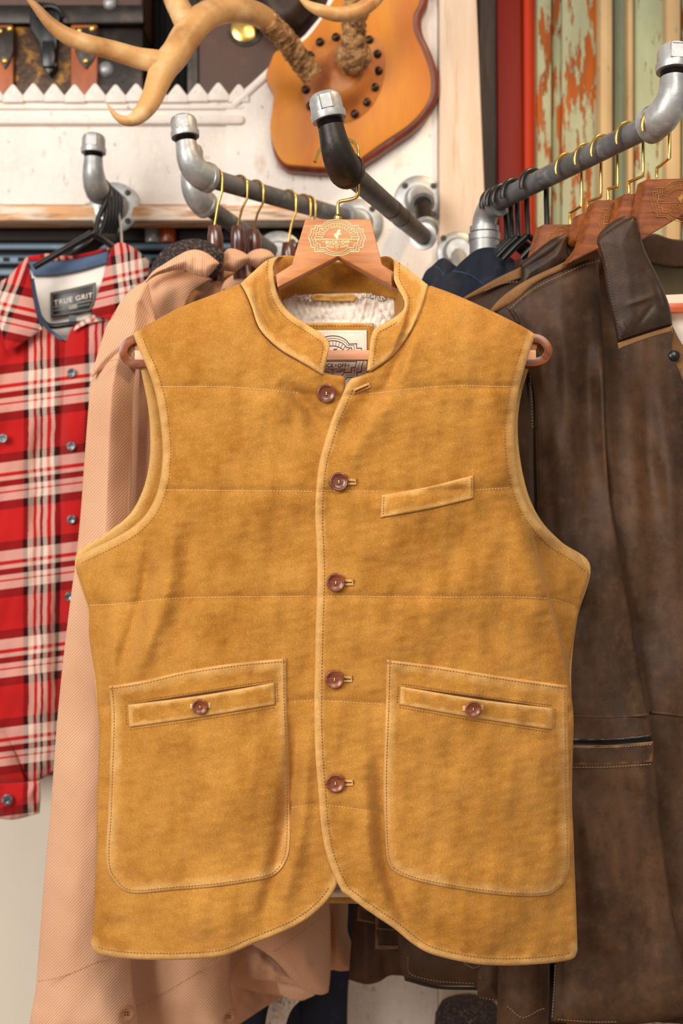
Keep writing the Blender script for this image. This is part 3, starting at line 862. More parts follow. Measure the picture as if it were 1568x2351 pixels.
def arm(label, tip, back, capdir, mel=GALV, wallxy=None, bands=(), mp=PIPE):
    C = W(*tip); B = W(*back)
    t = thing('pipe_rail', label, 'pipe rail', tuple(B), 'steel pipe garment rails')
    b = (B - C).normalized(); a = Vector(capdir); a = (a - b * a.dot(b)).normalized()
    elbow('elbow', C, a, b, mel, t, male=True)
    thread('threaded_nipple', C + a * 0.041, C + a * 0.058, t, RP + .0004)
    cap(C + a * 0.0495, a, t)
    L = (B - C).length
    tube('pipe', [C + b * 0.034, C + b * (L * .5), B - b * 0.026], RP, mp, t, 24)
    for k in bands:
        tube('pipe_marking', [C + b * (L * k), C + b * (L * k + 0.03)], RP + 0.0006, IRON, t, 24)
    if wallxy:
        ux, uy, down = wallxy
        Wc = flange(ux, uy, t)
        N = Vector((Wc.x, Wc.y - 0.052, Wc.z))
        dirn = (B - N); dirn = Vector((dirn.x, dirn.y * 1.0, dirn.z)).normalized()
        elbow('wall_elbow', N, Vector((0, 1, 0)), dirn, GALV, t, 0.026)
        elbow('end_elbow', B, -b, -dirn, GALV, t, 0.026)
        thread('threaded_nipple', N + dirn * 0.03, B - dirn * 0.03, t)
    return t, C, B, b
midrail = arm('pipe rail with blackened elbow and pale cap in front of the antler plaque', (778, 376, 1.275), (980, 550, 1.80), (-0.23, -0.06, 1), IRON, (962, 462, 1), (0.5, 0.62), PIPE_D)
leftrail = arm('galvanised pipe rail with brass-hooked hangers of tan jackets', (436, 396, 1.57), (815, 505, 1.88), (-0.19, -0.02, 1), GALV, None)
flange(822, 515, leftrail[0])
p0 = W(815, 505, 1.88); p1 = W(822, 515, DW - 0.01)
elbow('end_elbow', p0, -leftrail[3], (p1 - p0), GALV, leftrail[0], 0.022)
tube('wall_pipe', [p0, p1], RP, GALV, leftrail[0], 20)
backrail = arm('galvanised pipe rail lower behind the rail of tan jackets', (440, 448, 1.70), (640, 590, 1.92), (0.0, 0.3, 1), GALV, None)
flange(640, 590, backrail[0])
farrail = arm('short pipe rail crowded with black hangers by the flannel shirt', (213, 424, 1.80), (262, 476, 1.93), (0.02, 0, 1), GALV, None)
flange(263, 478, farrail[0])
rightrail = arm('pipe rail carrying wooden hangers of brown leather jackets', (1545, 262, 1.28), (1112, 478, 1.60), (0.08, 0, 1), GALV, None)
t = rightrail[0]; B = rightrail[2]
dn = Vector((0, 0, -1))
elbow('end_elbow', B, -rightrail[3], dn, GALV, t, 0.026)
thread('threaded_nipple', B + dn * 0.028, B + dn * 0.045, t)
tube('union', [B + dn * h for h in (0.036, 0.0362, 0.046, 0.0462, 0.07, 0.0702, 0.08)], [0.019, 0.0225, 0.0225, 0.021, 0.021, 0.018, 0.018], GALV, t, 24)
tube('drop_pipe', [B + dn * 0.078, B + dn * 0.14], RP, GALV, t, 20)
C2 = B + dn * 0.16
elbow('wall_elbow', C2, -dn, Vector((-0.35, 1, 0.35)), GALV, t, 0.026)
wc = W(1050, 582, DW - 0.024)
tube('wall_pipe', [C2 + unit(wc - C2) * 0.02, wc], RP, GALV, t, 20)
flange(1050, 582, t, DW - 0.024, 0.036)
# ------------------------------------------------------------------ suede vest
VB = 1.402                                       # distance of the back of the vest
def sideline(y):
    return np.interp(y, [1215, 1290, 1400, 1500, 1570], [1212, 1232, 1262, 1290, 1304])
QL = [([(200, 1391), (268, 1387), (400, 1374), (725, 1369), (1000, 1371), (1265, 1376), (1330, 1396)], .0018),
      ([(373, 1125), (721, 1128), (870, 1128), (1093, 1125), (1185, 1118)], .0018),
      ([(362, 888), (530, 889), (686, 902), (760, 912), (847, 904), (950, 893), (1035, 886), (1180, 888)], .0018),
      ([(225, 1624), (450, 1612), (724, 1608), (885, 1617), (1316, 1634)], .0018),
      ([(225, 1862), (670, 1853), (730, 1846), (880, 1866), (1316, 1880)], .0015)]
FOLDS = [([(398, 1200), (385, 1330), (345, 1470), (290, 1590)], 20, .008), ([(345, 1235), (325, 1380), (275, 1530)], 16, -.008), ([(440, 1190), (430, 1350), (395, 1520)], 24, -.006),
         ([(262, 1420), (262, 1560)], 15, .005), ([(640, 870), (700, 925), (742, 985)], 18, -.008), ([(600, 900), (660, 980), (700, 1080)], 36, .004),
         ([(858, 900), (820, 950), (782, 1020)], 24, -.009), ([(905, 905), (850, 985), (800, 1075)], 30, .005), ([(560, 700), (600, 820), (625, 900)], 26, .004), ([(640, 1400), (600, 1560)], 60, .004),
         ([(680, 1640), (664, 1850), (630, 2010), (596, 2130)], 22, -.011), ([(700, 1700), (690, 1900), (650, 2080)], 24, .008),
         ([(868, 1700), (880, 1960), (915, 2080), (962, 2150)], 20, -.010), ([(840, 1760), (846, 1950), (890, 2100)], 24, .007),
         ([(225, 2130), (300, 2120)], 18, -.004), ([(460, 2060), (440, 2160)], 30, .005), ([(1100, 2060), (1130, 2190)], 60, .005), ([(395, 1700), (420, 1880), (440, 2030)], 26, -.006),
         ([(300, 1800), (280, 1960)], 40, .005), ([(560, 1640), (580, 1850), (560, 2000)], 50, .005), ([(1240, 1700), (1270, 1900)], 50, .004),
         ([(1175, 1190), (1215, 1300), (1240, 1420)], 24, .006), ([(1130, 1240), (1150, 1400), (1200, 1520)], 40, -.004), ([(520, 1000), (560, 1250)], 80, .004), ([(940, 1000), (900, 1300)], 90, .005),
         ([(420, 780), (500, 900)], 60, .004), ([(1080, 760), (1040, 880)], 50, .004), ([(930, 760), (900, 860), (860, 930)], 16, -.006), ([(950, 780), (925, 870)], 14, .005)]
def Dv(x, y, q=1.0):
    x = np.asarray(x, float); y = np.asarray(y, float)
    t = np.abs((x - 768) / 590)
    d = 1.290 + 0.078 * np.clip(t, 0, 1.08) ** 3.4
    d = d + 0.036 * np.clip((850 - y) / 200, 0, 1.35) ** 2
    # armholes fall back towards the back of the vest
    ah = np.clip((x - np.interp(y, [700, 980, 1150, 1280, 1400], [1200, 1110, 1120, 1230, 1400])) / 120, 0, 1.2)
    ah2 = np.clip((np.interp(y, [700, 980, 1150, 1280, 1400], [330, 440, 430, 300, 130]) - x) / 120, 0, 1.2)
    d = d + 0.026 * (ah ** 2 + ah2 ** 2)
    fy = sstep((y - 1205) / 60) * (1 - sstep((y - 1560) / 60))
    d = d + 0.022 * fy * sstep((x - sideline(y)) / 11)
    for p, a in QL:
        p = np.array(p, float)
        yl = np.interp(x, p[:, 0], p[:, 1])
        if not q: break
        d = d + a * np.exp(-((y - yl) / 8.0) ** 2) - 0.0012 * np.exp(-((np.abs(y - yl) - 30) / 24.0) ** 2)
    for p, wd, a in FOLDS:
        d = d - 1.25 * fold(x, y, p, wd, a)
    d = d + 0.0026 * NZ(x, y, 330, 11) + 0.0012 * NZ(x, y * 0.7, 95, 12) + 0.00035 * NZ(x, y, 34, 13)
    return d

vest = thing('suede_vest', 'mustard suede vest with stand collar, patch pockets and brown buttons', 'vest', tuple(W(768, 2200, 1.36)))
LA = [(305, 766), (322, 810), (342, 855), (360, 917), (370, 984), (373, 1051), (364, 1118), (342, 1171), (302, 1212), (239, 1247), (173, 1279)]
LS = [(173, 1279), (187, 1344), (199, 1387), (206, 1406), (203, 1432), (207, 1482), (220, 1555), (223, 1612), (228, 1689), (224, 1788), (222, 1900), (221, 1964), (218, 2025), (214, 2114), (208, 2164)]
LH = [(208, 2164), (217, 2186), (257, 2197), (321, 2203), (429, 2203), (514, 2195), (573, 2171), (631, 2148), (676, 2128), (720, 2099), (753, 2066), (770, 2040), (778, 2018)]
LT = [(305, 766), (400, 712), (489, 676), (552, 651), (565, 675), (577, 703), (596, 755), (641, 801), (686, 828), (735, 853), (766, 861), (787, 864), (793, 871)]
RE = [(808, 868), (798, 880), (785, 908), (762, 962), (745, 1015), (733, 1060), (726, 1118), (723, 1185), (726, 1256), (728, 1320), (724, 1450), (722, 1546), (721, 1641), (724, 1737), (730, 1814), (736, 1890), (747, 1955), (766, 2009), (785, 2047)]
RH = [(785, 2047), (800, 2058), (833, 2083), (866, 2106), (906, 2133), (946, 2166), (979, 2186), (1032, 2202), (1099, 2214), (1165, 2217), (1231, 2214), (1281, 2209), (1318, 2199), (1326, 2182)]
RA = [(1229, 768), (1218, 800), (1204, 846), (1191, 895), (1184, 939), (1180, 984), (1182, 1042), (1191, 1100), (1209, 1154), (1236, 1198), (1276, 1239), (1325, 1270), (1358, 1297)]
RS = [(1358, 1297), (1351, 1318), (1338, 1371), (1326, 1417), (1318, 1459), (1314, 1501), (1308, 1530), (1306, 1552), (1312, 1597), (1317, 1651), (1315, 1727), (1313, 1842), (1316, 1900), (1319, 1986), (1322, 2062), (1326, 2182)]
RT = [(808, 868), (830, 862), (851, 852), (895, 822), (930, 782), (951, 745), (968, 705), (983, 654), (1039, 674), (1129, 714), (1213, 757), (1229, 768)]
def sharp_cv(parts, n):
    return np.vstack([cv(p, 80)[(1 if i else 0):] for i, p in enumerate(parts)])
Lleft = sharp_cv([LA, LS], 0)[::5]
Ltop = sharp_cv([LT[:4], LT[3:]], 0)[::3]
Rright = sharp_cv([RA, RS], 0)[::5]
Rtop = sharp_cv([RT[:8], RT[7:]], 0)[::3]
if tuple(Lleft[-1]) != (208, 2164): Lleft = np.vstack([Lleft, [208, 2164]])
if tuple(Ltop[-1]) != (793, 871): Ltop = np.vstack([Ltop, [793, 871]])
if tuple(Rright[-1]) != (1326, 2182): Rright = np.vstack([Rright, [1326, 2182]])
if tuple(Rtop[-1]) != (1229, 768): Rtop = np.vstack([Rtop, [1229, 768]])
LIFT_R = 0.006
sheet('front_panel', Ltop, [(793, 871), (790, 1000), (785, 1500), (785, 1900), (778, 2018)], LH, Lleft, Dv, SUEDE, vest, 150, 360, 0.006, roll=0.0045, wear=17, wn=0.2, wear_on=[LA, LH])
sheet('front_panel', Rtop, Rright, RH, RE, Dv, SUEDE, vest, 150, 360, 0.006, roll=0.0045, lift=LIFT_R, wear=19, wn=0.15, wear_on=[RA, RE, RH])
DvR = lambda x, y: Dv(x, y) - LIFT_R
# back and its lining
def Db(x, y): return VB + 0.0 * x + 0.002 * NZ(x, y, 260, 31) + 0.012 * np.clip((np.abs((x - 768) / 590)) , 0, 1) ** 3 * -1
BLs = [(312, 776), (323, 846), (340, 935), (345, 1000), (343, 1060), (329, 1122), (298, 1180), (235, 1230), (174, 1276), (200, 1400), (210, 1500), (228, 1690), (226, 1900), (224, 2060)]
BRs = [(1222, 776), (1213, 846), (1198, 899), (1189, 962), (1191, 1029), (1204, 1105), (1220, 1154), (1246, 1200), (1290, 1245), (1354, 1294), (1326, 1417), (1312, 1530), (1314, 1700), (1312, 1900), (1310, 2060)]
sheet('back_panel', [(312, 776), (440, 704), (560, 662), (640, 668), (770, 676), (900, 668), (975, 662), (1129, 722), (1222, 776)], BRs, [(224, 2060), (400, 2074), (770, 2074), (1000, 2078), (1310, 2060)], BLs, Db, SUEDE, vest, 90, 120, 0.006, roll=0.004, wear=18)
sheet('back_lining', [(420, 740), (560, 690), (640, 664), (700, 668), (770, 672), (850, 668), (912, 664), (990, 690), (1120, 740)], [(1120, 740), (1150, 1100), (1260, 1280), (1270, 1700), (1270, 2050)], [(260, 2050), (770, 2060), (1270, 2050)], [(420, 740), (390, 1100), (280, 1280), (262, 1700), (260, 2050)],
      lambda x, y: Db(x, y) - 0.013, SHEAR, vest, 220, 240, 0.008, roll=0.006,
      fine=lambda x, y: 0.0016 * NZ(x, y, 16, 41) + 0.0012 * NZ(x, y, 7.5, 42) + 0.002 * NZ(x, y, 60, 43))
# shearling fringe under the collar
V = []; fc = []
rr = random.Random(5)
for i in range(330):
    x = rr.uniform(636, 912); y0 = 679 + 4 * math.sin(x * .11) + rr.uniform(0, 7)
    if 712 < x < 822: y0 += 6
    ln = rr.uniform(3, 7); dx = rr.uniform(-4, 4); d0 = VB - 0.0145 - rr.uniform(0, .003)
    k = len(V); wv = rr.uniform(1.6, 3.0)
    V += [W(x - wv, y0, d0), W(x + wv, y0, d0), W(x, y0 + 1, d0 - 0.002), W(x + dx, y0 - ln, d0 - 0.0015)]
    fc += [(k, k + 1, k + 3), (k + 1, k + 2, k + 3), (k + 2, k, k + 3)]
o = mesh_obj('lining_fringe', V, fc, SHEAR, vest); o['kind'] = 'stuff'
# collar
colb = sheet('back_collar', [(630, 604), (640, 590), (662, 586), (700, 594), (780, 601), (850, 597), (884, 588), (899, 592), (906, 604)], [(906, 604), (916, 640), (926, 690)], [(636, 690), (700, 676), (780, 672), (850, 676), (926, 690)], [(630, 604), (630, 640), (636, 690)], lambda x, y: 1.392 + 0.0 * x - 0.028 * np.clip(np.abs(x - 770) / 150, 0, 1) ** 3 + .001 * NZ(x, y, 60, 5), SUEDE, vest, 80, 40, 0.005, roll=0.003)
CE_L = [(640, 588), (630, 602), (628, 622), (633, 660), (645, 692), (668, 720), (700, 742), (735, 765), (752, 780), (757, 795), (754, 815), (748, 838), (742, 862)]
def Dcl(x, y): return Dv(x, y) - 0.005 + 0.022 * sstep((690 - y) / 110) * sstep((x - 560) / 60)
sheet('collar_flap', [(552, 651), (580, 625), (612, 598), (640, 588)], CE_L[:-3], [(742, 862), (748, 838), (755, 812)], [(552, 651), (565, 675), (577, 703), (596, 755), (641, 801), (686, 828), (715, 845), (742, 862)], Dcl, SUEDE, vest, 60, 110, 0.006, roll=0.004, wear=14,
      fine=lambda x, y: -fold(x, y, [(604, 640), (612, 700), (650, 760)], 9, .004) + fold(x, y, [(590, 640), (596, 700), (626, 760)], 10, .004))
CE_R = [(896, 590), (903, 600), (904, 640), (915, 665), (927, 689), (927, 706), (915, 722), (885, 740), (860, 755), (852, 772), (848, 800), (842, 852)]
def Dcr(x, y): return Dv(x, y) - 0.011 + 0.02 * sstep((690 - y) / 110) * sstep((1000 - x) / 60)
sheet('collar_flap', [(896, 590), (930, 612), (960, 636), (983, 654)], [(983, 654), (968, 705), (951, 745), (930, 782), (905, 814), (880, 834), (851, 853)], [(842, 852), (851, 853)], CE_R, Dcr, SUEDE, vest, 60, 120, 0.006, roll=0.004, wear=13,
      fine=lambda x, y: fold(x, y, [(930, 690), (925, 740), (900, 810)], 8, -.005) + fold(x, y, [(945, 680), (935, 760)], 8, .004))
# inner face of the right collar, between its rim and the lining
def strip(name, A, B, n, mat, par):
    a = cv(A, n); b = cv(B, n); V = []; fc = []
    for i in range(n):
        for k in range(7):
            q = k / 6; p = a[i] * (1 - q) + b[i] * q
            V.append(W(p[0], p[1], p[2] + 0.006 * math.sin(math.pi * q)))
    for i in range(n - 1):
        for k in range(6):
            j = i * 7 + k
            fc.append((j, j + 1, j + 8, j + 7))
    return mesh_obj(name, V, fc, mat, par)
strip('collar_inner_face', [(900, 598, 1.352), (904, 640, 1.345), (915, 665, 1.335), (926, 689, 1.325), (926, 706, 1.32), (914, 722, 1.312), (884, 740, 1.305)], [(899, 600, 1.388), (901, 640, 1.388), (903, 680, 1.386), (905, 705, 1.384), (905, 722, 1.38), (896, 734, 1.36), (880, 744, 1.33)], 40, SUEDE, vest)
strip('collar_inner_face', [(640, 590, 1.36), (630, 604, 1.352), (629, 622, 1.346), (634, 660, 1.335), (646, 692, 1.322), (668, 720, 1.312)], [(664, 588, 1.388), (650, 606, 1.388), (646, 640, 1.388), (648, 680, 1.386), (656, 705, 1.38), (680, 730, 1.34)], 40, SUEDE, vest)
# narrow side panels joining fronts and back
for pts, sg in ((LS, 1), (RS, -1)):
    c = cv(pts[:-1], 50)
    dd = np.minimum(Dv(c[:, 0], c[:, 1]) + 0.005, VB - 0.006)
    strip('side_panel', [(p[0] + 3 * sg, p[1], q) for p, q in zip(c, dd)], [(p[0] + 5 * sg, p[1], VB - 0.001) for p in c], 60, SUEDE, vest)
# hang loop, label patch and printed label
Dl = VB - 0.02
sheet('hang_loop', [(714, 682), (724, 675), (770, 677), (808, 674), (819, 683)], [(819, 683), (814, 692)], [(722, 690), (770, 692), (814, 692)], [(714, 682), (722, 690)], Dl - 0.004, SUEDE, vest, 40, 10, 0.004, roll=0.0015, wear=6)
lp = sheet('label_patch', [(690, 742), (770, 741), (858, 742)], [(858, 742), (860, 900)], [(690, 900), (860, 900)], [(690, 742), (690, 900)], Dl - 0.004, SUEDE, vest, 40, 40, 0.004, roll=0.002, wear=7)
lb = prism('printed_label', [(690, 758), (842, 758), (842, 905), (690, 905)], Dl - 0.0062, Dl - 0.004, LABEL, lp, 0.0006)
lb['label'] = 'cream leather label printed with dark red-brown emblem'
dashes('label_stitching', [cv([(700, 764), (836, 764)], 40), cv([(837, 766), (837, 900)], 40)], Dl - 0.0062, STITCH_L, lp, 6.8, 2.4, 1.2, 0.0004, 0.0003)
dashes('patch_stitching', [cv([(696, 748), (850, 748)], 40), cv([(852, 748), (852, 900)], 40)], Dl - 0.004, STITCH, lp, 7, 4, 1.6)

# emblem shared by the hangers and the label (local units, origin in the middle, y up)
def half(lst_top, steps, bot):
    """left half outline from top centre down to bottom centre in crop units"""
    tc, ts = lst_top
    q = np.linspace(0, 1, 10)
    top = [(690 + (ts[0] - 690) * math.sin(a * 1.25) / math.sin(1.25), tc + (ts[1] - tc) * (1 - math.cos(a * 1.25)) / (1 - math.cos(1.25))) for a in q]
    bs, bc = bot
    low = [(690 + (bs[0] - 690) * math.sin(a * 1.25) / math.sin(1.25), bc + (bs[1] - bc) * (1 - math.cos(a * 1.25)) / (1 - math.cos(1.25))) for a in q[::-1]]
    return top + steps + low
EMB = []
for (tp_, st_, bt_, k) in (
    ((115, (410, 235)), [(280, 230), (280, 295), (195, 295), (205, 375), (150, 440), (190, 560), (200, 640), (275, 645), (270, 720)], ((440, 720), 800), 1.15),
    ((152, (430, 255)), [(325, 255), (320, 325), (240, 330), (250, 390), (205, 450), (250, 560), (255, 605), (320, 610), (320, 690)], ((455, 690), 768), .6),
    ((185, (455, 285)), [(365, 290), (360, 360), (290, 360), (300, 420), (265, 470), (295, 530), (300, 575), (370, 580), (370, 650)], ((490, 650), 738), 1.0)):
    h = half(tp_, st_, bt_)
    EMB.append((h, k)); EMB.append(([(1380 - a, b) for a, b in h], k))
EMB.append(([(690 - 268 * math.cos(a), 488 - 226 * math.sin(a)) for a in np.linspace(0, math.pi, 30)], .9))
EMB.append(([(285, 490), (1095, 490)], 1.0))
for i in range(1, 18):
    a = math.pi * i / 18
    c, s = math.cos(a), math.sin(a)
    k1 = 1.33 if 0.9 < a < 2.25 else 1.42
    if abs(a - math.pi / 2) < 0.75: EMB.append(([(690 - 268 * c, 488 - 226 * s), (690 - 268 * c * 1.3, 488 - 226 * s * 1.32)], .7))
    else: EMB.append(([(690 - 268 * c, 488 - 226 * s), (690 - 268 * c * 1.42, 488 - 226 * s * 1.28)], .8))
EMB.append(([(490, 597), (905, 597)], .6))
EMB.append(([(690 + 30 * math.cos(a), 640 + 32 * math.sin(a)) for a in np.linspace(0, 2 * math.pi, 14)], .5))
EMB.append(([(676, 625), (704, 655)], .6))
for cx in (432, 960, 740):
    EMB.append(([(cx + 15 * math.cos(a), 542 + 15 * math.sin(a)) for a in np.linspace(0, 2 * math.pi, 9)], .6))
RIDER = [(678, 478), (662, 448), (630, 440), (650, 420), (626, 395), (650, 380), (680, 382), (694, 340), (700, 318), (722, 298), (738, 312), (768, 290), (752, 340), (744, 366), (778, 392), (758, 412), (736, 398), (716, 430), (712, 478)]
def emblem(place, gold, par, wd=10.0):
    """place maps crop units to space"""
    e = ribbons('emblem', EMB, place, gold, par, wd)
    if par.parent is not None: e2 = par
    else: e2 = e
    mesh_obj('rider_figure', [place(*p) for p in RIDER], [tuple(range(len(RIDER)))], gold, e2, False)
    text_obj('lettering', 'BUCK', lambda x, y: place(590 + x, 574 - y), 84, gold, e2, 0.02)
    text_obj('lettering', 'OFF', lambda x, y: place(850 + x, 574 - y), 84, gold, e2, 0.02)
    text_obj('small_lettering', 'DOUBLE', lambda x, y: place(560 + x, 634 - (x + 60) * -.16 - y), 36, gold, e2, 0.02)
    text_obj('small_lettering', 'RESERVE', lambda x, y: place(826 + x, 642 - (x + 10) * .16 - y), 36, gold, e2, 0.02)
    return e
kx, ky = 1.1 / 8.25, 1.3 / 8.25
emblem(lambda x, y: W(764 + (x - 690) * kx, 771 + (y - 115) * ky, Dl - 0.0066), INK, lp, 11)

# buttons
def button(par, x, y, d, r_px, mat, face=(0, -1, 0), squash=None):
    r = r_px * d / F
    c = W(x, y, d)
    prof = [(r * .7, 0), (r * .97, .0012), (r, .0024), (r * .97, .0036), (r * .88, .0042), (r * .78, .0040), (r * .72, .0030), (r * .4, .0026), (0.0, .0025)]
    o = lathe('button', prof, mat, par, c, face, 30, 60)
    f = Vector(face).normalized()
    for sgn in (-1, 1):
        lathe('button_hole', [(r * .1, 0), (r * .1, .0004), (0, .0004)], HOLE, o, c + f * .0027 + Vector((0.0, 0, sgn * r * .17)), face, 10)
    tube('button_thread', [c + f * .0028 + Vector((0, 0, -r * .16)), c + f * .0036, c + f * .0028 + Vector((0, 0, r * .16))], r * .075, STITCH_L, o, 6)
    return o
def dv1(x, y, lift=0.0): return float(Dv(np.array([x]), np.array([y]))[0]) - lift
button(vest, 749, 903, dv1(749, 903, .003), 22, BTN, (0.04, -1, -.12))
for (x, y, m) in ((778, 1106, BTN), (771, 1337, BTN2), (768, 1559, BTN2), (770, 1797, BTN2)):
    button(vest, x, y, dv1(x, y, LIFT_R + .002), 22, m)
    bh = sheet('buttonhole', [(x + 6, y - 9), (x + 40, y - 8)], [(x + 40, y - 8), (x + 42, y + 8)], [(x + 6, y + 9), (x + 42, y + 8)], [(x + 6, y - 9), (x + 6, y + 9)], lambda a, b: DvR(a, b), SUEDE, vest, 14, 10, .002, roll=.001, lift=.0018, wear=30)
    sheet('buttonhole_slit', [(x + 8, y - 2), (x + 37, y - 1)], [(x + 37, y - 1), (x + 37, y + 1)], [(x + 8, y + 2), (x + 37, y + 1)], [(x + 8, y - 2), (x + 8, y + 2)], lambda a, b: DvR(a, b), SHADE, bh, 6, 4, .0004, lift=.0022)
    dashes('buttonhole_stitching', [cv([(x + 18, y - 8), (x + 41, y - 7)], 10), cv([(x + 41, y - 7), (x + 42, y + 7)], 10), cv([(x + 18, y + 8), (x + 42, y + 7)], 10)], DvR, STITCH, bh, 5, 3.4, 1.5, .0026)
bh = sheet('buttonhole', [(812, 893), (848, 878)], [(848, 878), (852, 890)], [(812, 906), (852, 890)], [(812, 893), (812, 906)], DvR, SUEDE, vest, 12, 8, .002, roll=.001, lift=.0018, wear=30)
sheet('buttonhole_slit', [(814, 898), (846, 884)], [(846, 884), (846, 887)], [(814, 902), (846, 887)], [(814, 898), (814, 902)], DvR, SHADE, bh, 6, 4, .0004, lift=.0022)

# pockets
def pocket(T, R, B, L, welt, bx, by, Dp):
    p = sheet('patch_pocket', T, R, B, L, Dp, SUEDE, vest, 90, 120, .004, roll=.0032, lift=.0042, wear=22, wn=.55)
    Dq = lambda x, y: Dp(x, y) - .0042
    a, b, c, d_ = welt
    mid = lambda p, q, s: ((p[0] + q[0]) / 2, (p[1] + q[1]) / 2 + s)
    w_ = sheet('pocket_welt', [a, mid(a, b, 4), b], [b, c], [d_, mid(d_, c, 2), c], [a, d_], Dq, SUEDE, p, 60, 16, .003, roll=.002, lift=.0034, wear=9)
    op = sheet('pocket_gap_shade', [a, mid(a, b, -2), b], [b, (b[0], b[1] + 3)], [a, mid(a, b, 6), (b[0], b[1] + 3)], [a, (a[0], a[1] + 1)], Dq, SHADE, p, 40, 5, .0005, lift=.0012)  # dark strip painting the thin shadow above the welt
    button(vest, bx, by, float(Dq(np.array([bx]), np.array([by]))[0]) - .005, 18.5, BTN2)
    sheet('welt_buttonhole', [(bx - 24, by - 6), (bx + 24, by - 8)], [(bx + 24, by - 8), (bx + 24, by + 4)], [(bx - 24, by + 6), (bx + 24, by + 4)], [(bx - 24, by - 6), (bx - 24, by + 6)], Dq, STITCH_L, p, 8, 5, .0006, lift=.0042)
    lines = [inset(cv(T, 60), 7), inset(cv(R, 60), 7), inset(cv(B, 60), -7), inset(cv(L, 60), -7)]
    dashes('pocket_stitching', lines, Dq, STITCH, p, 7.2, 5, 1.9)
    out = [inset(cv([a, mid(a, b, 1), b], 40), -6), inset(cv([b, c], 20), -6), inset(cv([d_, mid(d_, c, 2), c], 40), 6), inset(cv([a, d_], 20), 6)]
    dashes('welt_stitching', out, Dq, STITCH, p, 6.6, 4.6, 1.9)
    return p
pocket([(250, 1575), (330, 1562), (414, 1542), (540, 1522), (658, 1511)], [(658, 1511), (659, 1603), (665, 1775), (665, 1940), (661, 1966), (650, 1990)],
       [(262, 2024), (278, 2042), (303, 2051), (391, 2045), (506, 2035), (590, 2022), (617, 2016), (636, 2006), (650, 1990)], [(250, 1575), (255, 1641), (252, 1756), (248, 1871), (243, 1974), (248, 2002), (262, 2024)],
       ((294, 1618), (630, 1567), (632, 1618), (297, 1670)), 460, 1622, lambda x, y: Dv(x, y, 0))
pocket([(888, 1514), (1000, 1528), (1150, 1552), (1303, 1574)], [(1303, 1574), (1306, 1794), (1309, 1967), (1306, 2000), (1294, 2030)],
       [(900, 1998), (922, 2011), (953, 2022), (1068, 2045), (1183, 2058), (1240, 2058), (1268, 2052), (1294, 2030)], [(888, 1514), (886, 1603), (880, 1794), (884, 1950), (888, 1976), (900, 1998)],
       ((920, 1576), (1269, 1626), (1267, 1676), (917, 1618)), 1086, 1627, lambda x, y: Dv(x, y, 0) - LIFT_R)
cw = sheet('chest_welt', [(876, 1136), (980, 1118), (1087, 1091)], [(1087, 1091), (1087, 1145)], [(874, 1189), (980, 1170), (1087, 1145)], [(876, 1136), (874, 1189)], DvR, SUEDE, vest, 60, 18, .003, roll=.002, lift=.0035, wear=12, wn=.6)
cw['label'] = 'slanted welt of the chest pocket'
dashes('welt_stitching', [cv([(881, 1140), (879, 1186)], 12), cv([(1082, 1096), (1082, 1142)], 12)], lambda x, y: DvR(x, y) - .0035, STITCH, cw, 6, 4, 1.8)
# seam lines and edge stitching of the body
dashes('left_quilt_stitching', [cv(p, 80) for p in ([(364, 888), (530, 889), (686, 902)], [(375, 1125), (720, 1128)], [(205, 1390), (268, 1387), (400, 1374), (722, 1369)], [(668, 1611), (722, 1608)], [(668, 1854), (728, 1846)])], Dv, STITCH_L, vest, 7, 4.6, 1.7, .0009)
dashes('right_quilt_stitching', [cv(p, 80) for p in ([(847, 904), (950, 893), (1035, 886), (1176, 888)], [(729, 1126), (870, 1128)], [(1093, 1125), (1176, 1119)], [(730, 1369), (1000, 1371), (1265, 1376), (1326, 1396)], [(726, 1608), (883, 1617)], [(734, 1846), (878, 1866)])], DvR, STITCH_L, vest, 7, 4.6, 1.7, .0009)
al = np.array(cv(LA, 150)); ar = np.array(cv(RA, 150))
dashes('edge_stitching_left', [inset(al, -19)[4:], inset(cv(LH, 160), -15)[3:-6]], Dv, STITCH, vest, 7.5, 5, 2.0)
dashes('edge_stitching_right', [inset(ar, 21)[4:], inset(cv(RE, 160), -17)[3:], inset(cv(RH, 160), -16)[2:-3]], DvR, STITCH, vest, 7.5, 5, 2.0)
dashes('collar_stitching_left', [inset(cv(CE_L, 120), 15)[6:-8]], Dcl, STITCH, vest, 7, 4.6, 1.9)
dashes('collar_stitching_right', [inset(cv(CE_R, 120), -13)[6:-4]], Dcr, STITCH, vest, 7, 4.6, 1.9)

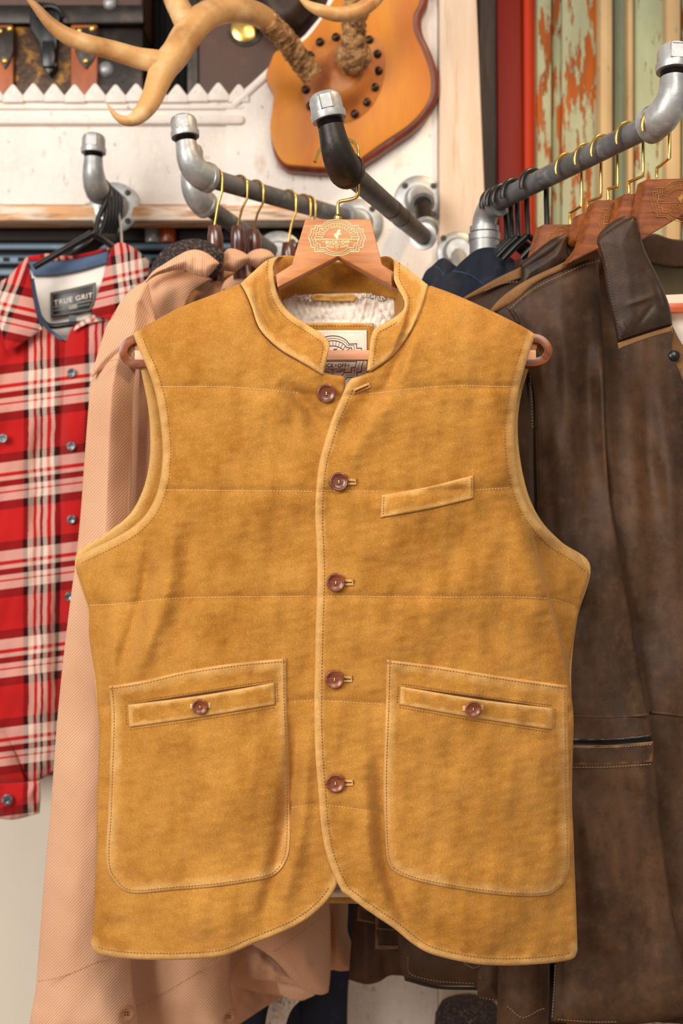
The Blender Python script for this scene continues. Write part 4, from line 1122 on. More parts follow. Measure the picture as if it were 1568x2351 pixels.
# ------------------------------------------------------------------ the vest's wooden hanger
DH = 1.338
wh = thing('wooden_hanger', 'pale wooden hanger with gold emblem holding the mustard suede vest', 'hanger', tuple(W(776, 500, DH)))
prism('neck_plate', [(703, 503), (849, 503), (852, 506), (877, 606), (898, 627), (900, 656), (776, 588), (637, 660), (634, 634), (670, 607), (700, 506)], DH - 0.010, DH + 0.012, WOODH, wh, 0.0012)
for sgn, pts in ((-1, [(720, 596), (637, 648), (560, 690), (470, 728), (380, 768), (312, 806)]), (1, [(832, 596), (900, 643), (980, 684), (1070, 726), (1160, 768), (1230, 804)])):
    P = [W(p[0], p[1], DH + 0.008 + 0.012 * min(1, abs(p[0] - 776) / 200)) for p in cv(pts, 18)]
    bar('hanger_arm', P, 0.016, 0.016, WOODH, wh)
    e = pts[-1]
    q = W(e[0], e[1], DH + 0.020)
    s = sgn
    ep = [q + Vector((-0.016 * s, 0, 0.012)), q + Vector((0.000 * s, -0.001, 0.012)), q + Vector((0.009 * s, -.002, 0.006)), q + Vector((0.0125 * s, -.002, -0.003)), q + Vector((0.008 * s, 0, -0.012)), q + Vector((-0.002 * s, 0, -0.0155)), q + Vector((-0.018 * s, 0, -0.0155))]
    bar('hanger_end', [Vector(tuple(p)) for p in cv([tuple(p) for p in ep], 20)], 0.0105, 0.026, WOODEND, wh, 0.0018)
a = W(300, 817, DH + 0.014); b = W(1240, 817, DH + 0.014)
box('cross_bar', (a.x + 0.006, DH + 0.006, a.z - 0.0058), (b.x - 0.006, DH + 0.018, a.z + 0.0058), WOODL, wh, 0.001)
hk = [(776, 503, DH), (776, 470, DH), (779, 464, DH), (800, 459, DH - .003), (816, 454, DH - .006), (821, 448, DH - .008), (822, 420, DH - .01), (823, 360, DH - .012), (819, 336, DH - .008), (806, 323, DH), (785, 320, DH + .006), (755, 326, DH + .004), (734, 346, DH - .006), (723, 372, DH - .012)]
tube('hook', [W(*p) for p in hk], 0.0021, BRASS, wh, 10, 90)
lathe('hook_collar', [(0.005, 0), (0.005, .003), (0.003, .005), (0.0028, .006)], BRASS, wh, W(776, 504, DH), (0, 0, 1), 14)
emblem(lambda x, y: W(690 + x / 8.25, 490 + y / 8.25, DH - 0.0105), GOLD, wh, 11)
# ------------------------------------------------------------------ tan twill jackets on the left rail
def plane(d0, kx=0.0, ky=0.0, x0=400, y0=1000, n=0.002, seed=1, folds=(), wl=220):
    def f(x, y):
        x = np.asarray(x, float); y = np.asarray(y, float)
        d = d0 + kx * (x - x0) / 1000 + ky * (y - y0) / 1000 + n * NZ(x, y * .45, wl, seed) + n * .3 * NZ(x, y * .6, wl * .35, seed + 1)
        for p, wd, a in folds:
            d = d - fold(x, y, p, wd, a)
        return d
    return f
G_T = 'tan twill jackets on the left pipe rail'
def tan_button(par, x, y, d, rx):
    o = lathe('cuff_button', [(rx * .7, 0), (rx, .0012), (rx * .98, .003), (rx * .8, .0036), (rx * .6, .003), (rx * .35, .0022), (0, .002)], BTN_TAN, par, W(x, y, d), (0.45, -1, 0), 24, 60)
    for a in range(4):
        q = math.pi / 4 + a * math.pi / 2
        lathe('button_hole', [(rx * .09, 0), (rx * .09, .0006), (0, .0006)], HOLE, o, W(x, y, d - .0024) + Vector((rx * .2 * math.cos(q), 0, rx * .2 * math.sin(q))), (0.45, -1, 0), 8)
    return o

tj1 = thing('twill_jacket', 'tan twill jacket with dark tweed collar lining, long sleeve beside plaid shirt', 'jacket', tuple(W(200, 2420, 1.52)), G_T)
D1 = plane(1.505, 0.04, 0.0, 250, 1500, .003, 51, [([(255, 800), (250, 1100), (230, 1500)], 24, .006), ([(300, 700), (330, 760)], 14, -.006)])
sheet('sleeve', [(250, 743), (271, 703), (290, 678), (306, 690), (316, 720)], [(316, 720), (330, 790), (312, 850), (306, 900), (303, 1057), (300, 1180), (296, 1500), (296, 1900), (300, 2203), (304, 2260), (316, 2345), (318, 2420)],
      [(68, 2400), (140, 2422), (230, 2424), (318, 2420)], [(250, 743), (232, 793), (218, 843), (207, 890), (203, 935), (195, 1040), (184, 1191), (174, 1285), (161, 1383), (145, 1517), (130, 1670), (116, 1860), (104, 1987), (95, 2104), (87, 2208), (83, 2262), (77, 2300), (69, 2342), (68, 2400)],
      D1, TWILL, tj1, 50, 240, 0.004, bulge=.035, bb=.02, bw=.05)
sheet('sleeve_cap', [(262, 724), (270, 704), (294, 672), (322, 652), (340, 648)], [(340, 648), (350, 700), (360, 770), (346, 800)], [(210, 866), (235, 848), (262, 838), (290, 840), (316, 846), (346, 800)], [(262, 724), (248, 742), (230, 793), (214, 848), (210, 866)],
      plane(1.492, 0.05, 0, 290, 760, .002, 55, [([(318, 690), (346, 745)], 10, -.008), ([(300, 680), (310, 760), (300, 820)], 16, .004)]), TWILL, tj1, 44, 44, .004, bulge=.026, bb=.0, bw=.05, uvrot=.35)
D1b = plane(1.55, 0.06, 0.0, 420, 900, .003, 52, [([(380, 640), (370, 720)], 22, .008), ([(470, 640), (440, 720)], 22, -.006)])
sheet('body', [(312, 668), (339, 639), (388, 622), (420, 616), (450, 628), (486, 640)], [(486, 640), (440, 672), (420, 720), (430, 1000), (440, 1600), (430, 2130)], [(330, 2150), (380, 2156), (430, 2130)], [(312, 668), (320, 800), (312, 1200), (316, 1700), (330, 2150)], D1b, TWILL, tj1, 40, 120, .006, bulge=.016, bb=.0, bw=.06, uvrot=-.2)
sheet('collar', [(330, 650), (352, 622), (375, 607), (404, 589), (430, 576), (450, 573), (473, 580), (495, 596), (504, 604)], [(504, 604), (492, 620), (476, 638)], [(330, 654), (352, 636), (388, 624), (419, 618), (446, 630), (476, 638)], [(330, 650), (330, 654)], plane(1.525, .03, 0, 420, 600, .0015, 53, [([(440, 582), (436, 622)], 8, .003), ([(460, 584), (458, 626)], 8, .003), ([(420, 590), (415, 616)], 8, .003)], 60), TWILL, tj1, 60, 24, .005, bulge=.012, bw=.012, uvrot=.8)
sheet('tweed_lining', [(338, 636), (350, 607), (368, 580), (392, 561), (424, 550), (455, 548), (486, 558), (506, 571), (515, 584)], [(515, 584), (510, 610), (490, 640)], [(344, 650), (420, 640), (490, 640)], [(338, 636), (344, 650)], 1.562, WOOLD, tj1, 60, 30, .008, bulge=.016, bb=.01, bw=.03, fine=lambda x, y: .0012 * NZ(x, y, 9, 8))
dashes('cuff_stitching', [cv([(87, 2253), (120, 2248), (170, 2232), (220, 2210), (258, 2196)], 60)], lambda x, y: D1(x, y) - .035, STITCH_T, tj1, 7, 4.4, 2, .001)
dashes('shoulder_stitching', [cv([(216, 852), (236, 838), (262, 826), (290, 828), (306, 838)], 40)], lambda x, y: plane(1.492, 0.05, 0, 290, 760)(x, y) - .028, STITCH_T, tj1, 5, 3.4, 2, .001)
tan_button(tj1, 290, 2327, 1.468, .0115)

tj2 = thing('twill_jacket', 'second tan twill jacket on left rail, buttoned cuff hanging behind vest hem', 'jacket', tuple(W(420, 2420, 1.6)), G_T)
D2 = plane(1.60, 0.03, 0, 420, 1500, .003, 61, [([(420, 1400), (430, 2300)], 40, .004)])
sheet('sleeve', [(270, 800), (330, 780), (400, 790)], [(400, 790), (450, 1200), (510, 1700), (530, 2193), (528, 2257), (538, 2320), (556, 2400)], [(296, 2420), (400, 2430), (556, 2400)], [(270, 800), (262, 1200), (270, 1800), (296, 2150), (300, 2300), (296, 2420)], D2, TWILL, tj2, 50, 160, .004, bulge=.032, bb=.02, bw=.05, uvrot=.0)
sheet('body', [(404, 716), (409, 696), (419, 676), (442, 658), (475, 638), (510, 624), (540, 626)], [(540, 626), (512, 652), (505, 720), (560, 1000), (660, 1600), (755, 2071), (759, 2142), (758, 2244), (754, 2278)], [(430, 2090), (530, 2140), (580, 2169), (614, 2191), (643, 2217), (675, 2254), (704, 2277), (741, 2284), (754, 2278)], [(404, 716), (420, 900), (430, 1500), (430, 2090)],
      plane(1.61, 0.02, 0, 480, 900, .003, 62, [([(470, 650), (450, 740)], 18, -.008), ([(430, 690), (440, 760)], 14, .006), ([(700, 2180), (690, 2270)], 16, .006), ([(590, 2160), (700, 2240)], 12, -.004)]), TWILL, tj2, 60, 160, .008, bulge=.025, bb=.02, bw=.04, uvrot=.15)
sheet('collar', [(490, 630), (502, 600), (512, 582), (524, 571), (542, 572), (564, 582), (576, 592)], [(576, 592), (560, 610), (540, 626)], [(490, 634), (508, 622), (531, 624), (540, 626)], [(490, 630), (490, 634)], 1.585, TWILL, tj2, 40, 20, .005, bulge=.014, bw=.014, uvrot=.7)
sheet('folded_hem', [(530, 2180), (560, 2170), (582, 2168)], [(582, 2168), (616, 2194), (645, 2220), (690, 2262)], [(531, 2228), (559, 2230), (569, 2243), (622, 2252), (667, 2259), (690, 2262)], [(530, 2180), (531, 2228)], plane(1.66, 0, 0, 600, 2200, .003, 63, [], 60), TWILL, tj2, 40, 24, .006, bulge=.012, bb=.01, bw=.02, uvrot=-.5)
dashes('hem_stitching', [cv([(583, 2173), (617, 2196), (646, 2222), (678, 2258)], 30), cv([(628, 2186), (680, 2150), (748, 2096)], 40)], 1.578, STITCH_T, tj2, 6, 4, 1.8, .002)
dashes('cuff_stitching', [cv([(314, 2311), (360, 2290), (420, 2254), (470, 2222), (512, 2196)], 60)], lambda x, y: D2(x, y) - .032, STITCH_T, tj2, 7, 4.4, 2, .001)
tan_button(tj2, 524, 2334, 1.558, .0105)

tj3 = thing('twill_jacket', 'third tan twill jacket on left rail, nearest the vest collar', 'jacket', tuple(W(640, 2300, 1.7)), G_T)
sheet('body', [(488, 690), (493, 654), (502, 641), (535, 622), (571, 608), (610, 620), (650, 640)], [(650, 640), (700, 1000), (760, 1600), (799, 2075), (798, 2138), (806, 2162), (810, 2203), (808, 2227)], [(500, 2240), (560, 2270), (640, 2286), (700, 2296), (758, 2228), (782, 2230), (808, 2227)], [(488, 690), (490, 900), (490, 1600), (500, 2240)],
      plane(1.70, 0.02, 0, 560, 900, .004, 71, [([(545, 640), (530, 720)], 18, -.008), ([(757, 2080), (758, 2230)], 8, -.02), ([(780, 2090), (784, 2220)], 14, .006)]), TWILL, tj3, 70, 160, .008, bulge=.025, bb=.02, bw=.04, uvrot=.1)
sheet('collar', [(538, 622), (552, 600), (564, 587), (580, 575), (602, 571), (622, 578), (632, 590)], [(632, 590), (616, 606), (596, 620)], [(538, 626), (553, 611), (571, 608), (591, 618), (596, 620)], [(538, 622), (538, 626)], 1.64, TWILL, tj3, 40, 20, .005, bulge=.014, bw=.014, uvrot=.7)
sheet('hem_fold', [(634, 2250), (690, 2256), (728, 2268)], [(728, 2268), (722, 2286)], [(642, 2282), (667, 2294), (694, 2296), (722, 2286)], [(634, 2250), (642, 2282)], 1.675, TWILL, tj3, 30, 20, .006, bulge=.008, bw=.02)
sheet('inner_back', [(528, 2210), (600, 2240), (660, 2250)], [(660, 2250), (650, 2284), (600, 2318), (552, 2350)], [(528, 2362), (552, 2350)], [(528, 2210), (528, 2362)], plane(1.74, 0, 0, 580, 2280, .006, 73, [], 70), TWILL, tj3, 30, 30, .006)
dashes('cuff_stitching', [cv([(762, 2171), (806, 2168)], 20), cv([(766, 2080), (764, 2160)], 20), cv([(773, 2080), (771, 2160)], 20)], 1.672, STITCH_T, tj3, 6, 4, 1.6, .002)

# dark hangers with brass hooks on the left rail
def lerp_rail(rail, x):
    """point on a rail axis whose picture column is x"""
    C, B = rail[1], rail[2]
    lo, hi = 0.0, 1.0
    f = lambda s: (lambda p: CX + p.x * F / p.y)(C.lerp(B, s))
    s0 = np.linspace(0, 1, 200); xs = np.array([f(s) for s in s0])
    if xs[0] > xs[-1]: s0, xs = s0[::-1], xs[::-1]
    return C.lerp(B, float(np.interp(x, xs, s0)))
def wire_hook(rail, x, end, mat, par, r=0.0018, R=0.0185, tipang=-0.6, step=None):
    c = lerp_rail(rail, x) + Vector((0, 0, 0.0))
    ax = rail[3]; sd = ax.cross(Vector((0, 0, 1))).normalized()
    c = c - Vector((0, 0, R - RP - r))
    P = [c + sd * (R * math.cos(q)) + Vector((0, 0, R * math.sin(q) + (R - RP) * .0)) for q in np.linspace(math.pi + tipang, 0.0 if step is None else 0.0, 18)]
    base = P[-1]
    e = Vector(end)
    if step is None:
        P += [base + Vector((0, 0, -0.016)), base.lerp(e, .55), e]
    else:
        k = base + Vector((0, 0, -(base.z - e.z) * 0.74))
        P += [base + Vector((0, 0, -0.012)), k + Vector((0, 0, .006)), k, k.lerp(Vector((e.x, e.y, k.z)), .5), Vector((e.x, e.y, k.z)), Vector((e.x, e.y, k.z - .004)), e]
    return tube('hook', [tuple(p) for p in P], r, mat, par, 8, None)
for i, (hx, ex, ey, dd) in enumerate(((488, 492, 522, 1.605), (546, 545, 522, 1.655), (583, 581, 530, 1.69), (658, 661, 560, 1.735), (692, 690, 560, 1.765), (703, 700, 560, 1.775))):
    lab = ('dark tortoiseshell hanger with brass hook inside tan jacket with tweed lining', 'dark tortoiseshell hanger with brass hook inside second tan jacket', 'dark tortoiseshell hanger with brass hook inside third tan jacket', 'dark red-brown hanger with brass hook beside the vest collar', 'brass-hooked dark hanger, close behind the vest hanger plate', 'brass-hooked dark hanger, close behind the vest hanger plate')[i]
    e = W(ex, ey, dd)
    h = thing('dark_hanger', lab, 'hanger', tuple(e), 'dark hangers with brass hooks')
    wire_hook(leftrail, hx, e, BRASS, h)
    P = [e + Vector((0, 0, .002)), e + Vector((0.001, 0, -.012)), e + Vector((0.002, 0.002, -.045)), e + Vector((0.004, .004, -.075))]
    tube('hanger_neck', P, [.0065, .0092, .009, .0085], TORTOISE, h, 12, 14, flat=1.2)
    # arms follow the jacket's turn, right end towards the room
    v = Vector((1, 0.1, 0)).normalized()
    q0 = P[3] + Vector((0, .05, -.01))
    for s in (-1, 1):
        L = 0.07 if s > 0 else 0.06
        if i > 2 and s > 0: L = 0.05
        tube('hanger_arm', [q0, q0 + v * (s * L * .4) + Vector((0, 0, -.014)), q0 + v * (s * L) + Vector((0, 0, -.055))], [.010, .009, .006], TORTOISE, h, 10, 14)

# ------------------------------------------------------------------ plaid flannel shirt
ps = thing('plaid_shirt', 'red, black and cream plaid flannel shirt with chambray-trimmed collar', 'shirt', tuple(W(120, 1880, 1.82)))
DS = plane(1.80, 0.03, 0.0, 120, 1200, .006, 81, [([(110, 800), (95, 1000), (70, 1200)], 18, -.008), ([(60, 1150), (50, 1500), (30, 1700)], 26, .008), ([(150, 1250), (140, 1500), (130, 1700)], 22, -.008), ([(100, 1300), (90, 1600)], 26, .006)], 150)
sheet('front_panel', [(-90, 700), (-30, 668), (20, 640), (70, 700), (100, 750), (128, 772), (158, 784)], [(158, 784), (150, 1000), (148, 1300), (140, 1600), (126, 1768)], [(-100, 1740), (-20, 1800), (60, 1800), (100, 1786), (126, 1768)], [(-90, 700), (-100, 1200), (-100, 1740)], DS, PLAID, ps, 60, 150, .004, bulge=.01, bw=.03)
sheet('front_panel', [(150, 790), (163, 757), (178, 742), (214, 722), (262, 700), (300, 650), (350, 640)], [(350, 640), (350, 1000), (320, 1400), (290, 1700)], [(126, 1770), (180, 1740), (290, 1700)], [(150, 790), (142, 1000), (140, 1300), (130, 1600), (126, 1770)], lambda x, y: DS(x, y) - .006, PLAID, ps, 50, 150, .004, bulge=.012, bw=.02)
sheet('back_inside', [(72, 612), (110, 600), (160, 590), (246, 580)], [(246, 580), (240, 640), (222, 690), (190, 760), (160, 790)], [(100, 770), (130, 790), (160, 790)], [(72, 612), (76, 680), (100, 770)], 1.845, COTTON, ps, 30, 30, .004)
sheet('neckband', [(66, 598), (82, 594), (143, 597), (200, 586), (252, 570)], [(252, 570), (246, 604)], [(76, 634), (120, 632), (180, 622), (246, 604)], [(66, 598), (76, 634)], plane(1.838, 0, 0, 150, 600, .001, 82), DENIM_BLUE, ps, 40, 14, .004, bulge=.004, bw=.02)
sheet('neckband_front', [(70, 640), (78, 638)], [(78, 638), (88, 690), (104, 740), (143, 776), (150, 782)], [(86, 742), (112, 772), (150, 782)], [(70, 640), (76, 690), (86, 742)], 1.802, DENIM_BLUE, ps, 10, 40, .004)
sheet('collar_fold', [(60, 590), (110, 582), (150, 588), (200, 580), (256, 566)], [(256, 566), (254, 573)], [(66, 600), (143, 599), (200, 588), (254, 573)], [(60, 590), (66, 600)], 1.835, PLAID, ps, 40, 8, .01, bulge=.004, bw=.01, uvrot=.3)
sheet('collar_leaf', [(-6, 650), (20, 634), (40, 612), (54, 598), (64, 588)], [(64, 588), (68, 620), (74, 670), (86, 729), (97, 756)], [(-4, 740), (8, 774), (18, 805), (68, 776), (97, 756)], [(-6, 650), (-10, 700), (-4, 740)], plane(1.772, 0, 0, 50, 700, .002, 83), PLAID, ps, 40, 50, .005, bulge=.008, bw=.025, uvrot=-.35)
sheet('collar_leaf', [(254, 571), (266, 560), (279, 556), (300, 564), (321, 579), (343, 600)], [(343, 600), (338, 640), (300, 690), (262, 736)], [(204, 716), (226, 726), (250, 735), (262, 736)], [(254, 571), (246, 604), (232, 650), (221, 682), (214, 705), (204, 716)], plane(1.772, 0, 0, 280, 650, .002, 84), PLAID, ps, 40, 50, .005, bulge=.008, bw=.025, uvrot=.1)
sheet('collar_stand', [(174, 748), (190, 736), (214, 722)], [(214, 722), (240, 736)], [(168, 760), (200, 744), (240, 736)], [(174, 748), (168, 760)], 1.785, PLAID, ps, 20, 8, .004, uvrot=.5)
sheet('sleeve', [(-150, 740), (-110, 706), (-70, 692)], [(-70, 692), (-44, 1200), (-6, 1600), (60, 1800)], [(-78, 1802), (0, 1806), (60, 1800)], [(-150, 740), (-140, 1200), (-110, 1600), (-78, 1802)], plane(1.79, 0, 0, -60, 1300, .004, 86), PLAID, ps, 30, 80, .004, bulge=.02, bb=.02, bw=.04)
cu = sheet('cuff', [(-70, 1800), (20, 1798), (92, 1792)], [(92, 1792), (93, 1830), (91, 1867)], [(-70, 1880), (0, 1880), (30, 1882), (91, 1867)], [(-70, 1800), (-70, 1880)], plane(1.77, 0, 0, 20, 1840, .003, 85, [], 60), PLAID, ps, 40, 26, .006, bulge=.014, bb=.02, bw=.03)
def shirt_button(x, y, d, r=.0075):
    o = lathe('shirt_button', [(r * .7, 0), (r, .001), (r * .97, .0028), (r * .75, .0036), (r * .5, .0026), (0, .0022)], BTN_SLATE, ps, W(x, y, d), (0, -1, 0), 22, 60)
    for sgn in (-1, 1):
        lathe('button_hole', [(r * .12, 0), (r * .12, .0005), (0, .0005)], HOLE, o, W(x, y, d - .0024) + Vector((sgn * r * .2, 0, sgn * r * .1)), (0, -1, 0), 8)
for (x, y) in ((165, 857), (164, 1025), (165, 1193), (160, 1369), (8, 1007)):
    shirt_button(x, y, float(DS(np.array([x]), np.array([y]))[0]) - .0205)
shirt_button(17, 1836, 1.752, .009)
sl = prism('woven_label', [(115, 672), (168, 661), (220, 648), (219, 692), (208, 714), (160, 722), (117, 729)], 1.832, 1.834, BLACK, ps, .0005)
sl['label'] = 'black woven neck label with grey border and lettering'
lab_l = lambda off: [(115 + off, 672 + off * .8), (168, 661 + off), (220 - off, 648 + off * 1.2), (219 - off, 692 - off * .3), (208 - off * .3, 714 - off), (160, 722 - off), (117 + off, 729 - off * 1.1), (115 + off, 672 + off * .8)]
GREYT = layered('label_grey_thread', (150, 144, 134), [((110, 104, 96), 120, (1, 1, 1), .4, .7, .5)], .8)
ribbons('label_border', [(lab_l(4), 1.0)], lambda x, y: W(x, y, 1.8312), GREYT, sl, 1.5)
ribbons('label_lines', [([(124, 705), (150, 700)], 1), ([(176, 696), (210, 689)], 1), ([(124, 713), (150, 708)], .7), ([(176, 704), (206, 698)], .7)], lambda x, y: W(x, y, 1.8312), GREYT, sl, 2.0)
mesh_obj('label_badge', [W(157, 701, 1.8312), W(177, 697, 1.8312), W(178, 707, 1.8312), W(158, 711, 1.8312)], [(0, 1, 2, 3)], GREYT, sl, False)
text_obj('label_lettering', 'TRUE GRIT', lambda x, y: W(168 + x, 692 - y - x * .21, 1.8312), 16.5, LABEL, sl, 0.0)
pbox('size_tab', 158, 724, 175, 744, 1.826, .002, BLACK, ps)
# its black hanger and the bunch of spare black hangers
bh_ = thing('black_hanger', 'black plastic hanger inside the plaid flannel shirt', 'hanger', tuple(W(230, 500, 1.82)), 'black hangers by the shirt')
tube('hanger_arm', [W(212, 536, 1.815), W(150, 572, 1.81), (W(78, 614, 1.80))], [.0062, .0055, .005], BLACK, bh_, 10, 20)
tube('hanger_arm', [W(212, 536, 1.815), W(240, 552, 1.825), W(300, 600, 1.84)], [.0062, .0055, .005], BLACK, bh_, 10, 20)
tube('cross_bar', [W(70, 640, 1.805), W(80, 700, 1.81), W(108, 746, 1.812), W(168, 744, 1.812), (W(240, 742, 1.82))], .0045, BLACK, bh_, 8, 40)
tube('hook', [W(220, 535, 1.815), W(226, 500, 1.82), W(244, 460, 1.825), W(250, 430, 1.83), W(236, 414, 1.83), W(214, 420, 1.83)], .0042, BLACK, bh_, 10, 40)
for i in range(5):
    x = 232 + i * 7.5; d = 1.835 + .017 * i
    g = thing('black_hanger', 'spare black plastic hanger bunched on the short rail', 'hanger', tuple(W(x, 520, d)), 'spare black hangers')
    tube('hook', [W(x - 24, 440 + i * 5, d), W(x - 10, 412 + i * 6, d), W(x + 8, 422 + i * 6, d), W(x + 14, 460, d), W(x + 10, 505, d), W(x - 2, 540, d)], .0048, BLACK, g, 8, 30)
    tube('hanger_arm', [W(x - 2, 536, d), W(x - 30, 560, d + .005), W(x - 80, 592, d + .03)], .0045, BLACK, g, 8, 16)
    tube('hanger_arm', [W(x - 2, 536, d), W(x + 12, 548, d + .005), W(x + 20, 566, d + .01)], .0045, BLACK, g, 8, 10)
st = thing('cotton_strap', 'pale narrow cotton strap hanging from the short rail', 'strap', tuple(W(276, 560, 1.9)))
tube('strap_loop', [W(262, 455, 1.9), W(270, 480, 1.895), W(277, 520, 1.89), W(280, 570, 1.885)], .005, COTTON, st, 8, 20, flat=.4)

# ------------------------------------------------------------------ brown leather jackets
G_B = 'brown leather jackets on the right pipe rail'
bj = thing('leather_jacket', 'brown waxed leather jacket with dark glossy collar and zipped pocket', 'jacket', tuple(W(1450, 2420, 1.45)), G_B)
FB = [([(1290, 700), (1300, 900), (1290, 1150)], 26, .007), ([(1240, 760), (1246, 900)], 12, .004), ([(1345, 760), (1350, 1000), (1360, 1200)], 22, -.008), ([(1385, 800), (1395, 1000), (1420, 1250)], 14, .008), ([(1440, 880), (1450, 1100), (1470, 1400)], 26, .006), ([(1480, 860), (1500, 1200)], 20, -.006), ([(1540, 1000), (1545, 1400)], 24, .006), ([(1350, 1750), (1360, 2000), (1380, 2200)], 40, .005), ([(1450, 1780), (1470, 2100)], 50, -.004)]
DB = plane(1.425, -0.02, 0.0, 1350, 1000, .004, 91, [(p, w_, a * 1.6) for p, w_, a in FB], 170)
sheet('front_panel', [(1126, 712), (1148, 688), (1180, 664), (1220, 640), (1280, 612), (1340, 582), (1372, 568)], [(1372, 568), (1384, 780), (1390, 1000), (1399, 1134), (1418, 1249), (1441, 1383), (1468, 1536), (1490, 1651), (1508, 1765), (1517, 1890), (1529, 1983), (1545, 2095), (1564, 2175), (1590, 2330)], [(1265, 2345), (1350, 2352), (1480, 2350), (1590, 2330)],
      [(1126, 712), (1180, 800), (1222, 900), (1227, 1000), (1230, 1165), (1240, 1600), (1272, 2200), (1265, 2345)], DB, LEATHER, bj, 80, 220, .006, roll=.005, bulge=.01, bw=.03, bb=.02)
sheet('front_panel', [(1372, 566), (1420, 590), (1480, 650), (1530, 730), (1566, 830), (1600, 900)], [(1600, 900), (1720, 1300), (1740, 2330)], [(1420, 2340), (1600, 2350), (1740, 2330)], [(1372, 566), (1370, 1000), (1380, 1500), (1420, 2340)], lambda x, y: DB(x, y) + .028, LEATHER, bj, 60, 150, .006)
sheet('shoulder_yoke', [(1124, 712), (1148, 686), (1180, 661), (1220, 637), (1280, 609), (1340, 579), (1372, 564)], [(1372, 564), (1382, 592)], [(1128, 722), (1160, 706), (1186, 690), (1230, 652), (1300, 618), (1340, 600), (1382, 592)], [(1124, 712), (1128, 722)], lambda x, y: DB(x, y) - .009, SUEDE_TAN, bj, 60, 14, .006, roll=.006)
sheet('sleeve', [(1124, 714), (1150, 700), (1185, 694), (1215, 720)], [(1215, 720), (1222, 900), (1226, 1165), (1240, 1700), (1262, 2200), (1258, 2400)], [(1138, 2400), (1200, 2406), (1258, 2400)], [(1124, 714), (1130, 900), (1130, 1500), (1144, 2200), (1138, 2400)], plane(1.45, 0, 0, 1200, 1200, .003, 93), LEATHER, bj, 30, 120, .004, bulge=.025, bb=.02, bw=.03)
sheet('gusset_trim', [(1162, 706), (1170, 704)], [(1170, 704), (1184, 718), (1196, 742)], [(1188, 748), (1196, 742)], [(1162, 706), (1174, 724), (1188, 748)], 1.395, DARKLEATHER, bj, 8, 16, .004, bulge=.004, bw=.01)
dashes('seam_stitching', [cv([(1166, 714), (1190, 690), (1230, 660), (1300, 626), (1340, 608), (1380, 598)], 80), cv([(1217, 862), (1221, 920), (1223, 985)], 30), cv([(1275, 2215), (1272, 2270), (1267, 2338)], 30), cv([(1280, 2340), (1350, 2346), (1420, 2346)], 30), cv([(1164, 2310), (1200, 2336), (1240, 2318), (1258, 2314)], 30)], lambda x, y: DB(x, y) - .0125, STITCH_G, bj, 7.2, 5, 2, .003)
cl = sheet('collar', [(1370, 556), (1378, 541), (1411, 517), (1453, 500)], [(1453, 500), (1462, 510), (1466, 530), (1482, 577), (1505, 624), (1526, 671), (1540, 714), (1544, 747)], [(1418, 787), (1482, 766), (1544, 747)], [(1370, 556), (1382, 595), (1395, 678), (1407, 730), (1418, 787)], plane(1.332, .02, 0, 1450, 650, .0005, 94, [([(1440, 700), (1500, 680)], 6, .0016), ([(1425, 735), (1440, 770)], 7, .002), ([(1500, 640), (1520, 700)], 7, -.0014), ([(1470, 740), (1500, 700)], 6, -.0014)], 90), DARKLEATHER, bj, 60, 110, .006, roll=.005, rd=.006, bulge=.004, bw=.03)
tube('collar_roll', [W(1375, 556, 1.338), W(1384, 545, 1.338), W(1411, 520, 1.338), W(1436, 508, 1.339), W(1455, 504, 1.345)], [.003, .006, .0065, .006, .004], DARKLEATHER, bj, 14, 24)
sheet('collar_trim', [(1418, 787), (1482, 767), (1546, 748)], [(1546, 748), (1546, 760)], [(1420, 802), (1482, 780), (1546, 762)], [(1418, 787), (1420, 802)], 1.333, SUEDE_TAN, bj, 30, 8, .006, roll=.002)
dashes('collar_stitching', [cv([(1380, 575), (1390, 605), (1403, 680), (1414, 730), (1424, 778)], 60), cv([(1424, 778), (1482, 757), (1538, 741)], 40)], lambda x, y: plane(1.332, .02, 0, 1450, 650, 0, 94)(x, y) - .004, STITCH_D, bj, 7, 5, 2, .003)
sheet('lapel', [(1546, 752), (1560, 780), (1600, 840)], [(1600, 840), (1600, 1000)], [(1560, 840), (1600, 1000)], [(1546, 752), (1540, 800), (1560, 840)], 1.375, SUEDE_TAN, bj, 16, 20, .006, roll=.004)
lathe('snap', [(.007, 0), (.0065, .002), (.004, .0035), (0, .004)], BLACK, bj, W(1548, 817, 1.37), (0, -1, 0), 16)
sheet('back_collar', [(1462, 548), (1500, 536), (1540, 548), (1620, 552)], [(1620, 552), (1620, 610)], [(1478, 600), (1540, 612), (1620, 610)], [(1462, 548), (1478, 600)], 1.466, LEATHER, bj, 20, 14, .006)
sheet('olive_lining', [(1478, 596), (1540, 606), (1620, 606)], [(1620, 606), (1620, 900)], [(1540, 900), (1620, 900)], [(1478, 596), (1506, 660), (1540, 900)], 1.47, OLIVE, bj, 20, 20, .004)
prism('neck_label', [(1528, 677), (1620, 673), (1620, 800), (1548, 790)], 1.464, 1.466, LABEL, bj, .0005)
sheet('gap_shade_sheet', [(1200, 1900), (1300, 1900)], [(1300, 1900), (1300, 2420)], [(1200, 2420), (1300, 2420)], [(1200, 1900), (1200, 2420)], 1.482, BLACK, bj, 8, 12, .004)  # added black sheet, paints the shade in the gap between sleeve and front
